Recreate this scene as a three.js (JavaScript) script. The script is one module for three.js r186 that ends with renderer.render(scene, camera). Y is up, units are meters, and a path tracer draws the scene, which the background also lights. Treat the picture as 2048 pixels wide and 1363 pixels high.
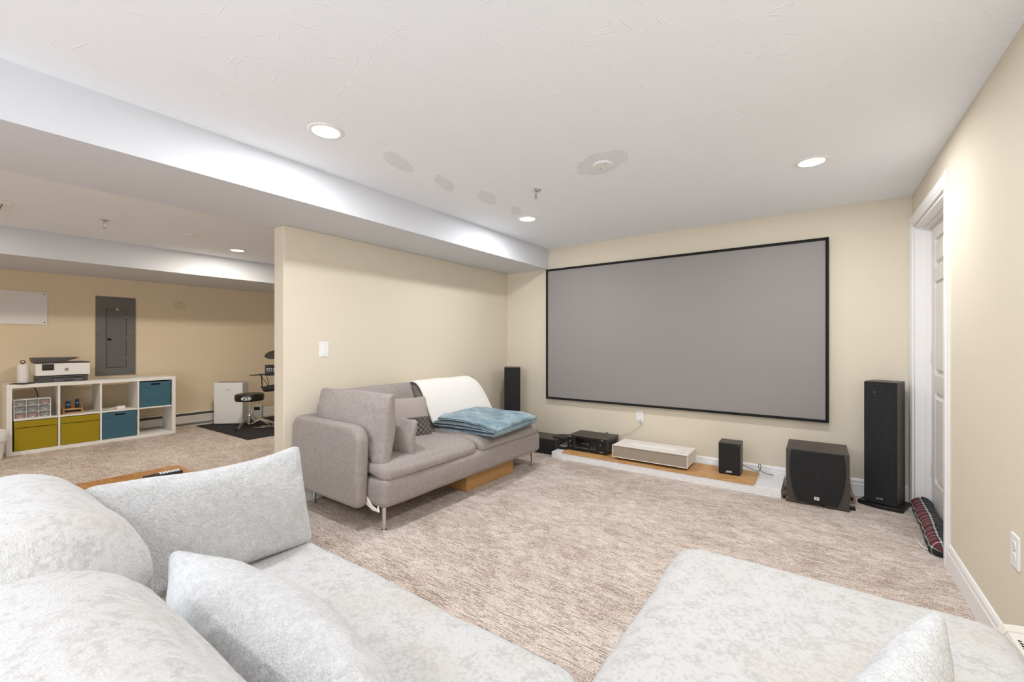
import * as THREE from 'three';
import { RoundedBoxGeometry } from 'three/addons/geometries/RoundedBoxGeometry.js';
import { TextGeometry } from 'three/addons/geometries/TextGeometry.js';
import { FontLoader } from 'three/addons/loaders/FontLoader.js';
import { RectAreaLightUniformsLib } from 'three/addons/lights/RectAreaLightUniformsLib.js';
import { mergeGeometries, mergeVertices } from 'three/addons/utils/BufferGeometryUtils.js';

// ---------------------------------------------------------------- camera, light levels, exposure
const renderer = new THREE.WebGLRenderer({ antialias: true });
renderer.toneMapping = THREE.LinearToneMapping;
renderer.toneMappingExposure = 2.02;
renderer.shadowMap.enabled = true;
const scene = new THREE.Scene();
scene.background = new THREE.Color().setRGB(0.86, 0.95, 1.06);
scene.backgroundIntensity = 3.3;               // overcast daylight, seen only by the glass door behind the camera
const camera = new THREE.PerspectiveCamera(77.24, 2048 / 1363, 0.02, 60);
camera.position.set(0, 1.2, 0);
camera.rotation.y = 0.62032;
camera.setViewOffset(2048, 1363, 0, -3.92, 2048, 1363);
scene.add(camera);
RectAreaLightUniformsLib.init();
const LAMP_MAIN = 163, LAMP_LEFT = 250;         // nits of the 13 cm LED discs
const COL_MAIN = new THREE.Color(0.965, 0.985, 1.03), COL_LEFT = new THREE.Color(1, 0.935, 0.84);

// room measures (metres; camera stands at x 0, z 0; the screen wall is at negative z)
const CE = 2.297, XR = 0.577, ZF = -4.319, XP = -3.163, XL = -7.44, ZB = 2.3, BB = 2.062;

// ---------------------------------------------------------------- helpers
function rnd(seed) { let a = seed >>> 0; return () => { a |= 0; a = a + 0x6D2B79F5 | 0; let t = Math.imul(a ^ a >>> 15, 1 | a); t = t + Math.imul(t ^ t >>> 7, 61 | t) ^ t; return ((t ^ t >>> 14) >>> 0) / 4294967296; }; }
const h3 = (x, y, z) => { let n = Math.imul(x, 374761393) ^ Math.imul(y, 668265263) ^ Math.imul(z, 2147483647 ^ 0x5bd1e995); n = Math.imul(n ^ n >>> 13, 1274126177); return ((n ^ n >>> 16) >>> 0) / 4294967296; };
const sm = t => t * t * (3 - 2 * t);
function noise(x, y, z) {
  const i = Math.floor(x), j = Math.floor(y), k = Math.floor(z), u = sm(x - i), v = sm(y - j), w = sm(z - k), L = (a, b, t) => a + (b - a) * t;
  return 2 * L(L(L(h3(i, j, k), h3(i + 1, j, k), u), L(h3(i, j + 1, k), h3(i + 1, j + 1, k), u), v), L(L(h3(i, j, k + 1), h3(i + 1, j, k + 1), u), L(h3(i, j + 1, k + 1), h3(i + 1, j + 1, k + 1), u), v), w) - 1;
}
// noise on an n x n torus (for textures that tile): p cells per side
function tileNoise(n, px, py, seed) {
  const g = new Float32Array(px * py), r = rnd(seed); for (let i = 0; i < g.length; i++) g[i] = r();
  const out = new Float32Array(n * n);
  for (let y = 0; y < n; y++) { const fy = y / n * py, j = Math.floor(fy), v = sm(fy - j), j1 = (j + 1) % py;
    for (let x = 0; x < n; x++) { const fx = x / n * px, i = Math.floor(fx), u = sm(fx - i), i1 = (i + 1) % px;
      const a = g[j * px + i], b = g[j * px + i1], c = g[j1 * px + i], d = g[j1 * px + i1];
      out[y * n + x] = a + (b - a) * u + (c - a) * v + (a - b - c + d) * u * v; } }
  return out;
}
function tex(n, f, rx, ry, srgb = true) {       // f(i) -> [r,g,b] 0..1; tile of rx by ry metres
  const d = new Uint8Array(n * n * 4);
  for (let i = 0; i < n * n; i++) { const c = f(i); for (let k = 0; k < 3; k++) d[i * 4 + k] = Math.max(0, Math.min(255, Math.round(255 * (c.length ? c[k] : c)))); d[i * 4 + 3] = 255; }
  const t = new THREE.DataTexture(d, n, n); t.wrapS = t.wrapT = THREE.RepeatWrapping; t.repeat.set(1 / rx, 1 / ry);
  t.magFilter = THREE.LinearFilter; t.minFilter = THREE.LinearMipmapLinearFilter; t.generateMipmaps = true;
  if (srgb) t.colorSpace = THREE.SRGBColorSpace; t.needsUpdate = true; return t;
}
const std = (color, roughness = 0.7, o = {}) => new THREE.MeshStandardMaterial({ color, roughness, ...o });
const phys = (color, roughness, o = {}) => new THREE.MeshPhysicalMaterial({ color, roughness, ...o });

const used = {};
function numbered(n) { used[n] = (used[n] || 0) + 1; return used[n] === 1 ? n : n + '_' + String(used[n] - 1).padStart(3, '0'); }
function tag(o, label, category, group) { o.userData.label = label; o.userData.category = category; if (group) o.userData.group = group; return o; }
function thing(name, label, category, [x, y, z] = [0, 0, 0], turn = 0, group) {
  const o = new THREE.Group(); o.name = numbered(name); o.position.set(x, y, z); o.rotation.y = turn; scene.add(o); return tag(o, label, category, group);
}
function part(name, geo, mat, parent, label) {
  const m = new THREE.Mesh(geo, mat); m.name = name; m.castShadow = m.receiveShadow = true; (parent || scene).add(m); if (label) m.userData.label = label; return m;
}
function single(name, label, category, geo, mat, pos, turn = 0, group) {
  const m = part(numbered(name), geo, mat, scene); if (pos) m.position.set(...pos); m.rotation.y = turn; return tag(m, label, category, group);
}
function struct(name, geo, mat, parent) { const m = part(parent ? name : numbered(name), geo, mat, parent); if (!parent) m.userData.kind = 'structure'; return m; }
function copy(o, pos, turn, label) { const c = o.clone(); c.name = numbered(o.name.replace(/_\d{3}$/, '')); c.userData = { ...o.userData }; if (label) c.userData.label = label; if (pos) c.position.set(...pos); if (turn !== undefined) c.rotation.y = turn; scene.add(c); return c; }

// uv in metres from the dominant side of every face
function metric(geo) {
  const g = geo.index ? geo.toNonIndexed() : geo, p = g.attributes.position, uv = new Float32Array(p.count * 2);
  const a = new THREE.Vector3(), b = new THREE.Vector3(), c = new THREE.Vector3();
  for (let i = 0; i < p.count; i += 3) {
    a.fromBufferAttribute(p, i); b.fromBufferAttribute(p, i + 1); c.fromBufferAttribute(p, i + 2);
    const n = b.clone().sub(a).cross(c.clone().sub(a)), x = Math.abs(n.x), y = Math.abs(n.y), z = Math.abs(n.z);
    [a, b, c].forEach((v, k) => { const o = (i + k) * 2; if (y >= x && y >= z) { uv[o] = v.x; uv[o + 1] = v.z; } else if (x >= z) { uv[o] = v.z; uv[o + 1] = v.y; } else { uv[o] = v.x; uv[o + 1] = v.y; } });
  }
  g.setAttribute('uv', new THREE.BufferAttribute(uv, 2)); return g;
}
const merge = l => mergeGeometries(l.map(g => { const q = g.index ? g.toNonIndexed() : g; for (const k of Object.keys(q.attributes)) if (!['position', 'normal', 'uv'].includes(k)) q.deleteAttribute(k); return q; }));
const rbox = (w, h, d, x = 0, y = 0, z = 0, r = 0.004, s = 2) => new RoundedBoxGeometry(w, h, d, s, Math.min(r, w / 2.01, h / 2.01, d / 2.01)).translate(x, y, z);
const bx = (x0, x1, y0, y1, z0, z1, r = 0) => { const a = [x1 - x0, y1 - y0, z1 - z0].map(Math.abs), c = [(x0 + x1) / 2, (y0 + y1) / 2, (z0 + z1) / 2]; return metric(r ? rbox(...a, ...c, r) : new THREE.BoxGeometry(...a).translate(...c)); };
const cyl = (r0, r1, h, x = 0, y = 0, z = 0, s = 32) => new THREE.CylinderGeometry(r1, r0, h, s).translate(x, y + h / 2, z);   // r0 at the bottom, standing on y
const lathe = (pts, s = 40) => new THREE.LatheGeometry(pts.map(p => new THREE.Vector2(...p)), s);
const tube = (pts, r, n = 40, s = 10) => new THREE.TubeGeometry(new THREE.CatmullRomCurve3(pts.map(p => new THREE.Vector3(...p))), n, r, s);
const rod = (a, b, r, s = 14) => { const A = new THREE.Vector3(...a), B = new THREE.Vector3(...b), d = B.clone().sub(A); return new THREE.CylinderGeometry(r, r, d.length(), s).applyQuaternion(new THREE.Quaternion().setFromUnitVectors(new THREE.Vector3(0, 1, 0), d.normalize())).translate((A.x + B.x) / 2, (A.y + B.y) / 2, (A.z + B.z) / 2); };
const poly = pts => { const s = new THREE.Shape(); pts.forEach((p, i) => i ? s.lineTo(...p) : s.moveTo(...p)); s.closePath(); return s; };
function rrect(w, h, r, x = 0, y = 0) { const s = new THREE.Shape(), a = x - w / 2, b = y - h / 2; s.moveTo(a + r, b); s.lineTo(a + w - r, b); s.absarc(a + w - r, b + r, r, -Math.PI / 2, 0); s.lineTo(a + w, b + h - r); s.absarc(a + w - r, b + h - r, r, 0, Math.PI / 2); s.lineTo(a + r, b + h); s.absarc(a + r, b + h - r, r, Math.PI / 2, Math.PI); s.lineTo(a, b + r); s.absarc(a + r, b + r, r, Math.PI, Math.PI * 1.5); return s; }
const ext = (shape, depth, bevel = 0, seg = 2, curve = 16) => new THREE.ExtrudeGeometry(shape, { depth, bevelEnabled: bevel > 0, bevelSize: bevel, bevelThickness: bevel, bevelOffset: -bevel, bevelSegments: seg, curveSegments: curve });
// a profile in the (depth, height) plane swept along z from z0 to z1: points are [x, y]
const sweepZ = (pts, z0, z1) => metric(ext(poly(pts), Math.abs(z1 - z0)).translate(0, 0, Math.min(z0, z1)));
const sweepX = (pts, x0, x1) => metric(ext(poly(pts), Math.abs(x1 - x0)).rotateY(Math.PI / 2).translate(Math.min(x0, x1), 0, 0));   // points are [-z, y]
// upholstered block: rounded edges of radius r, every side swollen by puff, slightly uneven
function soft(w, h, d, { r = 0.04, n = 26, puff = [0, 0, 0], wob = 0.003, freq = 7, seed = 1, shape } = {}) {
  let g = new THREE.BoxGeometry(1, 1, 1, n, n, n); g.deleteAttribute('uv'); g.deleteAttribute('normal'); g = mergeVertices(g, 1e-5);
  const p = g.attributes.position, H = [w / 2, h / 2, d / 2], R = Array.isArray(r) ? r : [r, r, r];
  for (let i = 0; i < p.count; i++) {
    const q = [p.getX(i), p.getY(i), p.getZ(i)].map(v => Math.max(-1, Math.min(1, 2 * v)));
    const bend = v => Math.sign(v) * (1 - Math.pow(1 - Math.abs(v), 1.35));    // more rows near the edges
    const u = q.map(bend), e = [0, 1, 2].map(k => u[k] * H[k]), c = [0, 1, 2].map(k => Math.max(-(H[k] - R[k]), Math.min(H[k] - R[k], e[k])));
    const dl = [0, 1, 2].map(k => (e[k] - c[k]) / R[k]), L = Math.hypot(...dl) || 1, mx = Math.max(...dl.map(Math.abs));
    let o = [0, 1, 2].map(k => c[k] + (mx > 0 ? dl[k] / L * mx * R[k] : 0));
    const f = [0, 1, 2].map(k => 1 - u[k] * u[k]);
    o[0] += Math.sign(u[0]) * puff[0] * f[1] * f[2] * Math.abs(u[0]); o[1] += Math.sign(u[1]) * puff[1] * f[0] * f[2] * Math.abs(u[1]); o[2] += Math.sign(u[2]) * puff[2] * f[0] * f[1] * Math.abs(u[2]);
    if (shape) o = shape(o, u);
    const a = wob * (noise(o[0] * freq + seed * 7.3, o[1] * freq, o[2] * freq) + 0.5 * noise(o[0] * freq * 2.3, o[1] * freq * 2.3 + seed, o[2] * freq * 2.3)), l = Math.hypot(u[0], u[1], u[2]) || 1;
    p.setXYZ(i, o[0] + a * u[0] / l, o[1] + a * u[1] / l, o[2] + a * u[2] / l);
  }
  g.computeVertexNormals(); return metric(g);
}
// cushion: w along x, h along y, t along z, centred
function pillow(w, h, t, { n = 44, pinch = 0.07, pow = 0.45, wrinkle = 0.006, seed = 1, ear = 0.012, shape, pinchY } = {}) {
  const P = [], I = [], id = (s, i, j) => s * (n + 1) * (n + 1) + j * (n + 1) + i, lin = k => { const v = 2 * k / n - 1; return Math.sign(v) * (1 - Math.pow(1 - Math.abs(v), 1.5)); };
  for (const s of [1, -1]) for (let j = 0; j <= n; j++) for (let i = 0; i <= n; i++) {
    const u = lin(i), v = lin(j), f = Math.max(0, 1 - u * u) * Math.max(0, 1 - v * v);
    let x = w / 2 * u * (1 - pinch * (1 - v * v)), y = h / 2 * v * (1 - (pinchY ?? pinch * w / h) * (1 - u * u)), z = s * t / 2 * Math.pow(f, pow);
    const cr = Math.pow(u * v, 24); x -= 0.012 * cr * Math.sign(u); y -= 0.012 * cr * Math.sign(v);
    const edge = Math.pow(Math.max(Math.abs(u), Math.abs(v)), 3);
    z += s * wrinkle * Math.min(1, f * 6) * (noise(x * 9 + seed * 5, y * 9, s + seed) + edge * 1.2 * noise(x * 26 + seed, y * 26, s * 2 + seed));
    z += (1 - f) * ear * noise(x * 5 + seed, y * 5, seed); y += ear * 0.6 * noise(x * 6, seed, 3); 
    let o = [x, y, z]; if (shape) o = shape(o, u, v, s); P.push(...o);
  }
  for (const s of [0, 1]) for (let j = 0; j < n; j++) for (let i = 0; i < n; i++) { const a = id(s, i, j), b = id(s, i + 1, j), c = id(s, i + 1, j + 1), d = id(s, i, j + 1); s ? I.push(a, c, b, a, d, c) : I.push(a, b, c, a, c, d); }
  let g = new THREE.BufferGeometry(); g.setAttribute('position', new THREE.Float32BufferAttribute(P, 3)); g.setIndex(I);
  g = mergeVertices(g, 1e-4); g.computeVertexNormals(); return metric(g);
}
const font = await new FontLoader().loadAsync('fonts/droid/droid_sans_bold.typeface.json');
function text(str, size, depth = 0.001) { const g = new TextGeometry(str, { font, size, depth, curveSegments: 4, bevelEnabled: false }); g.computeBoundingBox(); const b = g.boundingBox; return g.translate(-(b.min.x + b.max.x) / 2, -(b.min.y + b.max.y) / 2, 0); }

// ---------------------------------------------------------------- textures and materials
const N1 = 1024;
const nA = tileNoise(N1, 8, 8, 11), nB = tileNoise(N1, 32, 32, 12), nC = tileNoise(N1, 128, 128, 13), nD = tileNoise(N1, 512, 512, 14), nE = tileNoise(N1, 300, 60, 15), nF = tileNoise(N1, 24, 160, 16);
const mixc = (a, b, t) => [0, 1, 2].map(k => a[k] + (b[k] - a[k]) * t), rgb = h => [h >> 16 & 255, h >> 8 & 255, h & 255].map(v => v / 255);
// carpet: cut-and-loop pile, short rows of grooves running along x
function carpet() {
  const n = 2048, S = 2.4, hgt = new Float32Array(n * n), tone = new Float32Array(n * n), r = rnd(5), k = n / S;
  const big = tileNoise(n, 9, 12, 21), mid = tileNoise(n, 40, 60, 22), fib = tileNoise(n, 700, 700, 23), str = tileNoise(n, 150, 600, 24);
  for (let i = 0; i < n * n; i++) { hgt[i] = 0.62 + 0.16 * (mid[i] - 0.5) + 0.34 * (fib[i] - 0.5); tone[i] = 0.5 + 0.2 * (big[i] - 0.5) + 0.24 * (mid[i] - 0.5) + 0.6 * (fib[i] - 0.5) + 0.3 * (str[i] - 0.5); }
  const pitch = 0.0125 * k, rows = Math.round(n / pitch);
  for (let row = 0; row < rows; row++) {
    let x = -r() * 0.1 * k;
    while (x < n) {
      const len = (0.018 + 0.075 * r() * r()) * k, on = r() < 0.46, deep = 0.35 + 0.65 * r(), y0 = (row + 0.5) * n / rows + (r() - 0.5) * 2;
      if (on) for (let px = Math.floor(x); px < x + len; px++) {
        const wob = 1.2 * Math.sin(px * 0.07 + row);
        for (let dy = -4; dy <= 7; dy++) { const X = ((px % n) + n) % n, Y = ((Math.round(y0 + wob) + dy) % n + n) % n, q = Y * n + X, gk = Math.exp(-dy * dy / 3.2), rk = Math.exp(-(dy - 5) * (dy - 5) / 5);
          hgt[q] += -0.5 * deep * gk + 0.14 * deep * rk; tone[q] += -0.6 * deep * gk + 0.16 * deep * rk; }
      }
      x += len + (on ? 0.004 : 0.008) * k;
    }
  }
  const dark = rgb(0x8f7a6b), mid1 = rgb(0xcdbeb2), light = rgb(0xeee4dc);
  return [tex(n, i => { const t = Math.max(0, Math.min(1, tone[i])); return t < 0.5 ? mixc(dark, mid1, t * 2) : mixc(mid1, light, t * 2 - 1); }, S, S), tex(n, i => Math.max(0, Math.min(1, hgt[i])), S, S, false)];
}
const [carpetMap, carpetBump] = carpet();
const T = {};
const white0 = rgb(0xd4d4d4), white1 = rgb(0xb5b5b6);
T.plush = tex(N1, i => mixc(white0, white1, Math.max(0, Math.min(1, 0.35 + 0.55 * (nC[i] - 0.5) + 0.35 * (nB[i] - 0.5) + 0.6 * (nD[i] - 0.5)))), 0.6, 0.6);
T.fuzz = tex(N1, i => 0.5 + 0.5 * (nC[i] - 0.5) + 0.55 * (nD[i] - 0.5) + 0.3 * (nE[i] - 0.5), 0.9, 0.9, false);
const creamA = rgb(0xcac9c8), creamB = rgb(0xb0adaa), creamC = rgb(0xc1bab1);
const mott = i => { const a = Math.max(0, Math.min(1, 0.15 + 1.5 * (nC[i] - 0.5) + 1.1 * (nB[i] - 0.5) + 0.8 * (nD[i] - 0.5))), b = Math.max(0, Math.min(1, 2.5 * (nA[i] - 0.55))) * (0.3 + nC[i]); return mixc(mixc(creamA, creamB, a * 0.75), creamC, b * 0.7); };
T.cream = tex(N1, mott, 0.9, 0.9);
T.linen = tex(N1, i => { const x = i % N1, y = i / N1 | 0, w = 0.5 + 0.5 * Math.sin(x * Math.PI / 2.0) * Math.sin(y * Math.PI / 2.0); return 0.5 + 0.32 * (nD[i] - 0.5) + 0.14 * (w - 0.5) + 0.2 * (nE[i] - 0.5); }, 0.35, 0.35, false);
const greyA = rgb(0xb3aaa5), greyB = rgb(0x8a807b);
T.grey = tex(N1, i => mixc(greyB, greyA, Math.max(0, Math.min(1, 0.55 + 0.75 * (nD[i] - 0.5) + 0.35 * (nE[i] - 0.5) + 0.25 * (nB[i] - 0.5)))), 0.5, 0.5);
T.speck = tex(N1, i => 0.075 + 0.16 * Math.max(0, nD[i] - 0.35) + 0.03 * nC[i] + (nD[i] > 0.92 ? 0.2 : 0), 0.5, 0.5);
const woodTex = (a, b, rx, ry, str = 1) => tex(N1, i => mixc(rgb(a), rgb(b), Math.max(0, Math.min(1, 0.5 + str * (0.9 * (nF[i] - 0.5) + 0.5 * (nA[i] - 0.5))))), rx, ry);
T.blackwood = tex(N1, i => { const t = Math.max(0, Math.min(1, 0.15 + 1.0 * nE[i] * nB[i] + 0.25 * (nD[i] - 0.5))); return mixc(rgb(0x2c2723), rgb(0x6f665f), t); }, 0.25, 0.5);
T.blackwoodV = T.blackwood;
T.velvet = tex(N1, i => mixc(rgb(0x6c8793), rgb(0xb4c3c8), Math.max(0, Math.min(1, 0.42 + 0.55 * (nB[i] - 0.5) + 0.9 * (nA[i] - 0.5) + 0.25 * (nE[i] - 0.5)))), 0.8, 0.8);
T.weave = tex(N1, i => { const x = i % N1, y = i / N1 | 0; return mixc(rgb(0x857868), rgb(0xbdb09f), Math.max(0, Math.min(1, 0.5 + 0.7 * (nD[i] - 0.5) + 0.3 * Math.sin(x * 0.8) * Math.sin(y * 0.8)))); }, 0.3, 0.3);
T.screen = tex(N1, i => 0.5 + 0.3 * (nD[i] - 0.5), 0.4, 0.4, false);
T.plaster = tex(N1, i => 0.5 + 0.35 * (nC[i] - 0.5) + 0.25 * (nB[i] - 0.5), 0.8, 0.8, false);
// skip-trowel ceiling: low smooth coat with sparse curved ridges
const ridge = new Float32Array(N1 * N1).fill(0);
{ const r = rnd(77); for (let q = 0; q < 260; q++) { let x = r() * N1, y = r() * N1, a = r() * 6.28; const L = 20 + r() * 70, c = (r() - 0.5) * 0.03, hh = 0.4 + 0.6 * r();
    for (let s = 0; s < L; s++) { x += Math.cos(a); y += Math.sin(a); a += c; for (let dx = -1; dx <= 1; dx++) for (let dy = -1; dy <= 1; dy++) { const i = (((y | 0) + dy + N1) % N1) * N1 + (((x | 0) + dx + N1) % N1); ridge[i] = Math.max(ridge[i], hh * (1 - 0.35 * (Math.abs(dx) + Math.abs(dy))) * Math.sin(Math.PI * s / L)); } } } }
T.trowel = tex(N1, i => 0.35 + 0.35 * ridge[i] + 0.12 * (nB[i] - 0.5) + 0.05 * (nC[i] - 0.5), 1.5, 1.5, false);

const M = {
  wall: std(0xdfd4bf, 0.82, { bumpMap: T.plaster, bumpScale: 0.0006 }),
  wallTan: std(0xe8d6b8, 0.82, { bumpMap: T.plaster, bumpScale: 0.0006 }),
  ceiling: std(0xf5f8fc, 0.9, { bumpMap: T.trowel, bumpScale: 0.004 }),
  white: std(0xd8dade, 0.75), patch: std(0xe8ebf0, 0.95), trim: std(0xf0eeec, 0.35), door: std(0xe4ded6, 0.45),
  carpet: std(0xffffff, 0.98, { map: carpetMap, bumpMap: carpetBump, bumpScale: 0.006 }),
  cream: phys(0xffffff, 0.95, { map: T.cream, bumpMap: T.fuzz, bumpScale: 0.0018, sheen: 0.35, sheenRoughness: 0.6, sheenColor: new THREE.Color(1, 1, 1) }),
  plush: phys(0xffffff, 0.95, { map: T.plush, bumpMap: T.fuzz, bumpScale: 0.0032, sheen: 0.3, sheenRoughness: 0.6, sheenColor: new THREE.Color(1, 1, 1) }),
  grey: phys(0xffffff, 0.95, { map: T.grey, bumpMap: T.linen, bumpScale: 0.0012, sheen: 0.2, sheenRoughness: 0.7, sheenColor: new THREE.Color(0.8, 0.78, 0.76) }),
  grille: std(0xffffff, 0.9, { map: T.speck, bumpMap: T.linen, bumpScale: 0.001 }),
  blackwood: std(0xffffff, 0.45, { map: T.blackwood }), black: std(0x141312, 0.45), matte: std(0x1b1a1a, 0.8), gloss: phys(0x0a0a0a, 0.12, { clearcoat: 0.6 }),
  chrome: std(0xd8d8d8, 0.16, { metalness: 1 }), steel: std(0xb9b7b3, 0.3, { metalness: 1 }), dark: std(0x0a0a0a, 0.9),
  oak: std(0xffffff, 0.5, { map: woodTex(0xb5844f, 0xd9ad76, 0.5, 0.35) }), box: std(0xffffff, 0.6, { map: woodTex(0xa87c48, 0xc79a62, 0.6, 0.5, 0.6) }),
  table: std(0xffffff, 0.4, { map: woodTex(0x8d5a22, 0xbf8540, 0.8, 0.5) }), plank: std(0xffffff, 0.5, { map: tex(N1, i => mixc(rgb(0xdcdbda), rgb(0xf5f4f3), Math.max(0, Math.min(1, 0.6 + 0.8 * (nF[i] - 0.5) + 0.5 * (nE[i] - 0.5)))), 0.6, 0.6) }),
  velvet: phys(0xffffff, 0.85, { map: T.velvet, bumpMap: T.fuzz, bumpScale: 0.0015, sheen: 0.7, sheenRoughness: 0.4, sheenColor: new THREE.Color(0.8, 0.86, 0.88) }),
  throw: phys(0xf3efe9, 0.95, { bumpMap: T.linen, bumpScale: 0.0015, sheen: 0.3, sheenRoughness: 0.6, sheenColor: new THREE.Color(1, 1, 1) }),
  weave: std(0xffffff, 0.9, { map: T.weave, bumpMap: T.linen, bumpScale: 0.0008 }),
  screen: std(0x938e8b, 0.7, { bumpMap: T.screen, bumpScale: 0.0004 }),
  plastic: std(0xefeeec, 0.4), offwhite: std(0xe5e0d6, 0.5), panel: std(0x6b6a68, 0.5), paintedPlate: std(0xdccbaa, 0.6), copper: std(0xa7826b, 0.5), projector: std(0xece6dd, 0.5),
  yellow: std(0xa18b10, 0.9, { bumpMap: T.linen, bumpScale: 0.0008 }), blue: std(0x41697a, 0.9, { bumpMap: T.linen, bumpScale: 0.0008 }), shelf: std(0xefece6, 0.4),
  print: std(0xf2f2f2, 0.5), rug: std(0x2a2628, 0.95, { bumpMap: T.fuzz, bumpScale: 0.003 }),
  glowMain: std(0xffffff, 0.5, { emissive: 0xffffff, emissiveIntensity: 3 }), glowLeft: std(0xffffff, 0.5, { emissive: 0xfff2df, emissiveIntensity: 3 }),
};

// ---------------------------------------------------------------- the room
const fl = struct('floor', bx(XL - 0.12, XR + 0.3, -0.1, 0, ZF - 0.12, ZB + 0.12), M.carpet);
const ceiling = struct('ceiling', bx(XL - 0.12, XR + 0.3, CE, CE + 0.12, ZF - 0.12, ZB + 0.12), M.ceiling);
struct('wall_far', bx(XL - 0.12, XR + 0.12, 0, CE, ZF - 0.12, ZF), M.wall);
struct('wall_left', bx(XL - 0.12, XL, 0, CE, ZF, ZB), M.wallTan);
const W0 = -2.1, W1 = 0.3, WH = 2.06;                     // glass sliding door in the back wall
struct('wall_back', metric(ext(poly([[XL - 0.12, 0], [W0, 0], [W0, WH], [W1, WH], [W1, 0], [XR + 0.12, 0], [XR + 0.12, CE], [XL - 0.12, CE]]), 0.12).translate(0, 0, ZB)), M.wall);
{ const win = new THREE.Group(); win.name = 'window_1'; win.userData.kind = 'structure'; scene.add(win); const z = ZB + 0.05, mid = (W0 + W1) / 2;
  part('window_frame', merge([bx(W0, W0 + 0.05, 0, WH, z - 0.04, z + 0.04, 0.004), bx(W1 - 0.05, W1, 0, WH, z - 0.04, z + 0.04, 0.004), bx(mid - 0.04, mid + 0.04, 0.04, WH - 0.05, z - 0.04, z + 0.04, 0.004), bx(W0 + 0.05, W1 - 0.05, WH - 0.05, WH, z - 0.04, z + 0.04, 0.004), bx(W0 + 0.05, W1 - 0.05, 0, 0.04, z - 0.04, z + 0.04, 0.004)]), M.trim, win);
  for (const [a, b] of [[W0 + 0.05, mid - 0.04], [mid + 0.04, W1 - 0.05]]) part('pane', new THREE.BoxGeometry(b - a, WH - 0.09, 0.006).translate((a + b) / 2, WH / 2, z), phys(0xffffff, 0.02, { transmission: 1, thickness: 0 }), win); }
struct('wall_partition', bx(XP - 0.142, XP, 0, BB, ZF, -1.563, 0.006), M.wall);
// right wall with the doorway cut out: shape in (-z, y)
const D0 = 3.275, D1 = 4.221, DH = 2.045;
struct('wall_right', metric(ext(poly([[-ZB, 0], [D0, 0], [D0, DH], [D1, DH], [D1, 0], [-ZF, 0], [-ZF, CE], [-ZB, CE]]), 0.13).rotateY(Math.PI / 2).translate(XR, 0, 0)), M.wall);
struct('beam', bx(-3.305, -2.559, BB, CE, ZF, ZB), M.white);
struct('soffit', bx(XL, -6.18, 2.033, CE, ZF, ZB), M.white);
// baseboards: profile as [distance from wall, height]
const BP = [[0, 0], [0.014, 0], [0.014, 0.092], [0.011, 0.096], [0.011, 0.118], [0.006, 0.13], [0, 0.134]];
struct('baseboard_far', metric(ext(poly(BP), XR - XP).rotateY(-Math.PI / 2).translate(XR, 0, 0).applyMatrix4(new THREE.Matrix4().makeTranslation(0, 0, ZF))), M.trim);
struct('baseboard_right', sweepZ(BP.map(([a, b]) => [XR - a, b]), -3.19, ZB), M.trim);
struct('baseboard_partition', sweepZ(BP.map(([a, b]) => [XP + a, b]), -1.563, ZF), M.trim);
struct('baseboard_left', sweepZ(BP.map(([a, b]) => [XL + a, b]), -2.66, ZF), M.trim);
// door casing, jambs, stop and the panelled door
const casing = new THREE.Group(); casing.name = 'trim_1'; casing.userData.kind = 'structure'; scene.add(casing);
const CP = w => [[0, 0.012], [0.012, 0.013], [0.02, 0.017], [w - 0.012, 0.021], [w - 0.004, 0.02], [w, 0.016], [w, 0], [0, 0]];   // [across, out]
const cas = (w, z, dir) => metric(ext(poly(CP(w).map(([a, o]) => [XR - o, z + dir * a])), DH + 0.078).rotateX(-Math.PI / 2));
part('casing_side', cas(0.075, D0 - 0.006, -1), M.trim, casing); part('casing_side', cas(0.09, D1 + 0.006, 1), M.trim, casing);
part('casing_head', metric(ext(poly([[0, DH + 0.004], [0.012, DH + 0.004], [0.013, DH + 0.018], [0.018, DH + 0.024], [0.021, DH + 0.062], [0.018, DH + 0.072], [0, DH + 0.076]].map(([a, b]) => [XR - a, b])), D1 - D0 + 0.16).translate(0, 0, -D1 - 0.09)), M.trim, casing);
part('jamb', bx(XR + 0.001, XR + 0.13, 0, DH, -D1 + 0.001, -D1 + 0.018, 0.002), M.trim, casing);
part('jamb', bx(XR + 0.001, XR + 0.13, 0, DH, -D0 - 0.018, -D0 - 0.001, 0.002), M.trim, casing);
part('jamb_head', bx(XR + 0.001, XR + 0.13, DH - 0.018, DH - 0.001, -D1 + 0.018, -D0 - 0.018, 0.002), M.trim, casing);
part('door_stop', merge([bx(XR + 0.055, XR + 0.088, 0, DH - 0.018, -D1 + 0.018, -D1 + 0.029, 0.002), bx(XR + 0.055, XR + 0.088, DH - 0.029, DH - 0.018, -D1 + 0.029, -D0 - 0.029, 0.002)]), M.trim, casing);
const door = new THREE.Group(); door.name = 'door_1'; door.userData.kind = 'structure'; scene.add(door);
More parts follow.
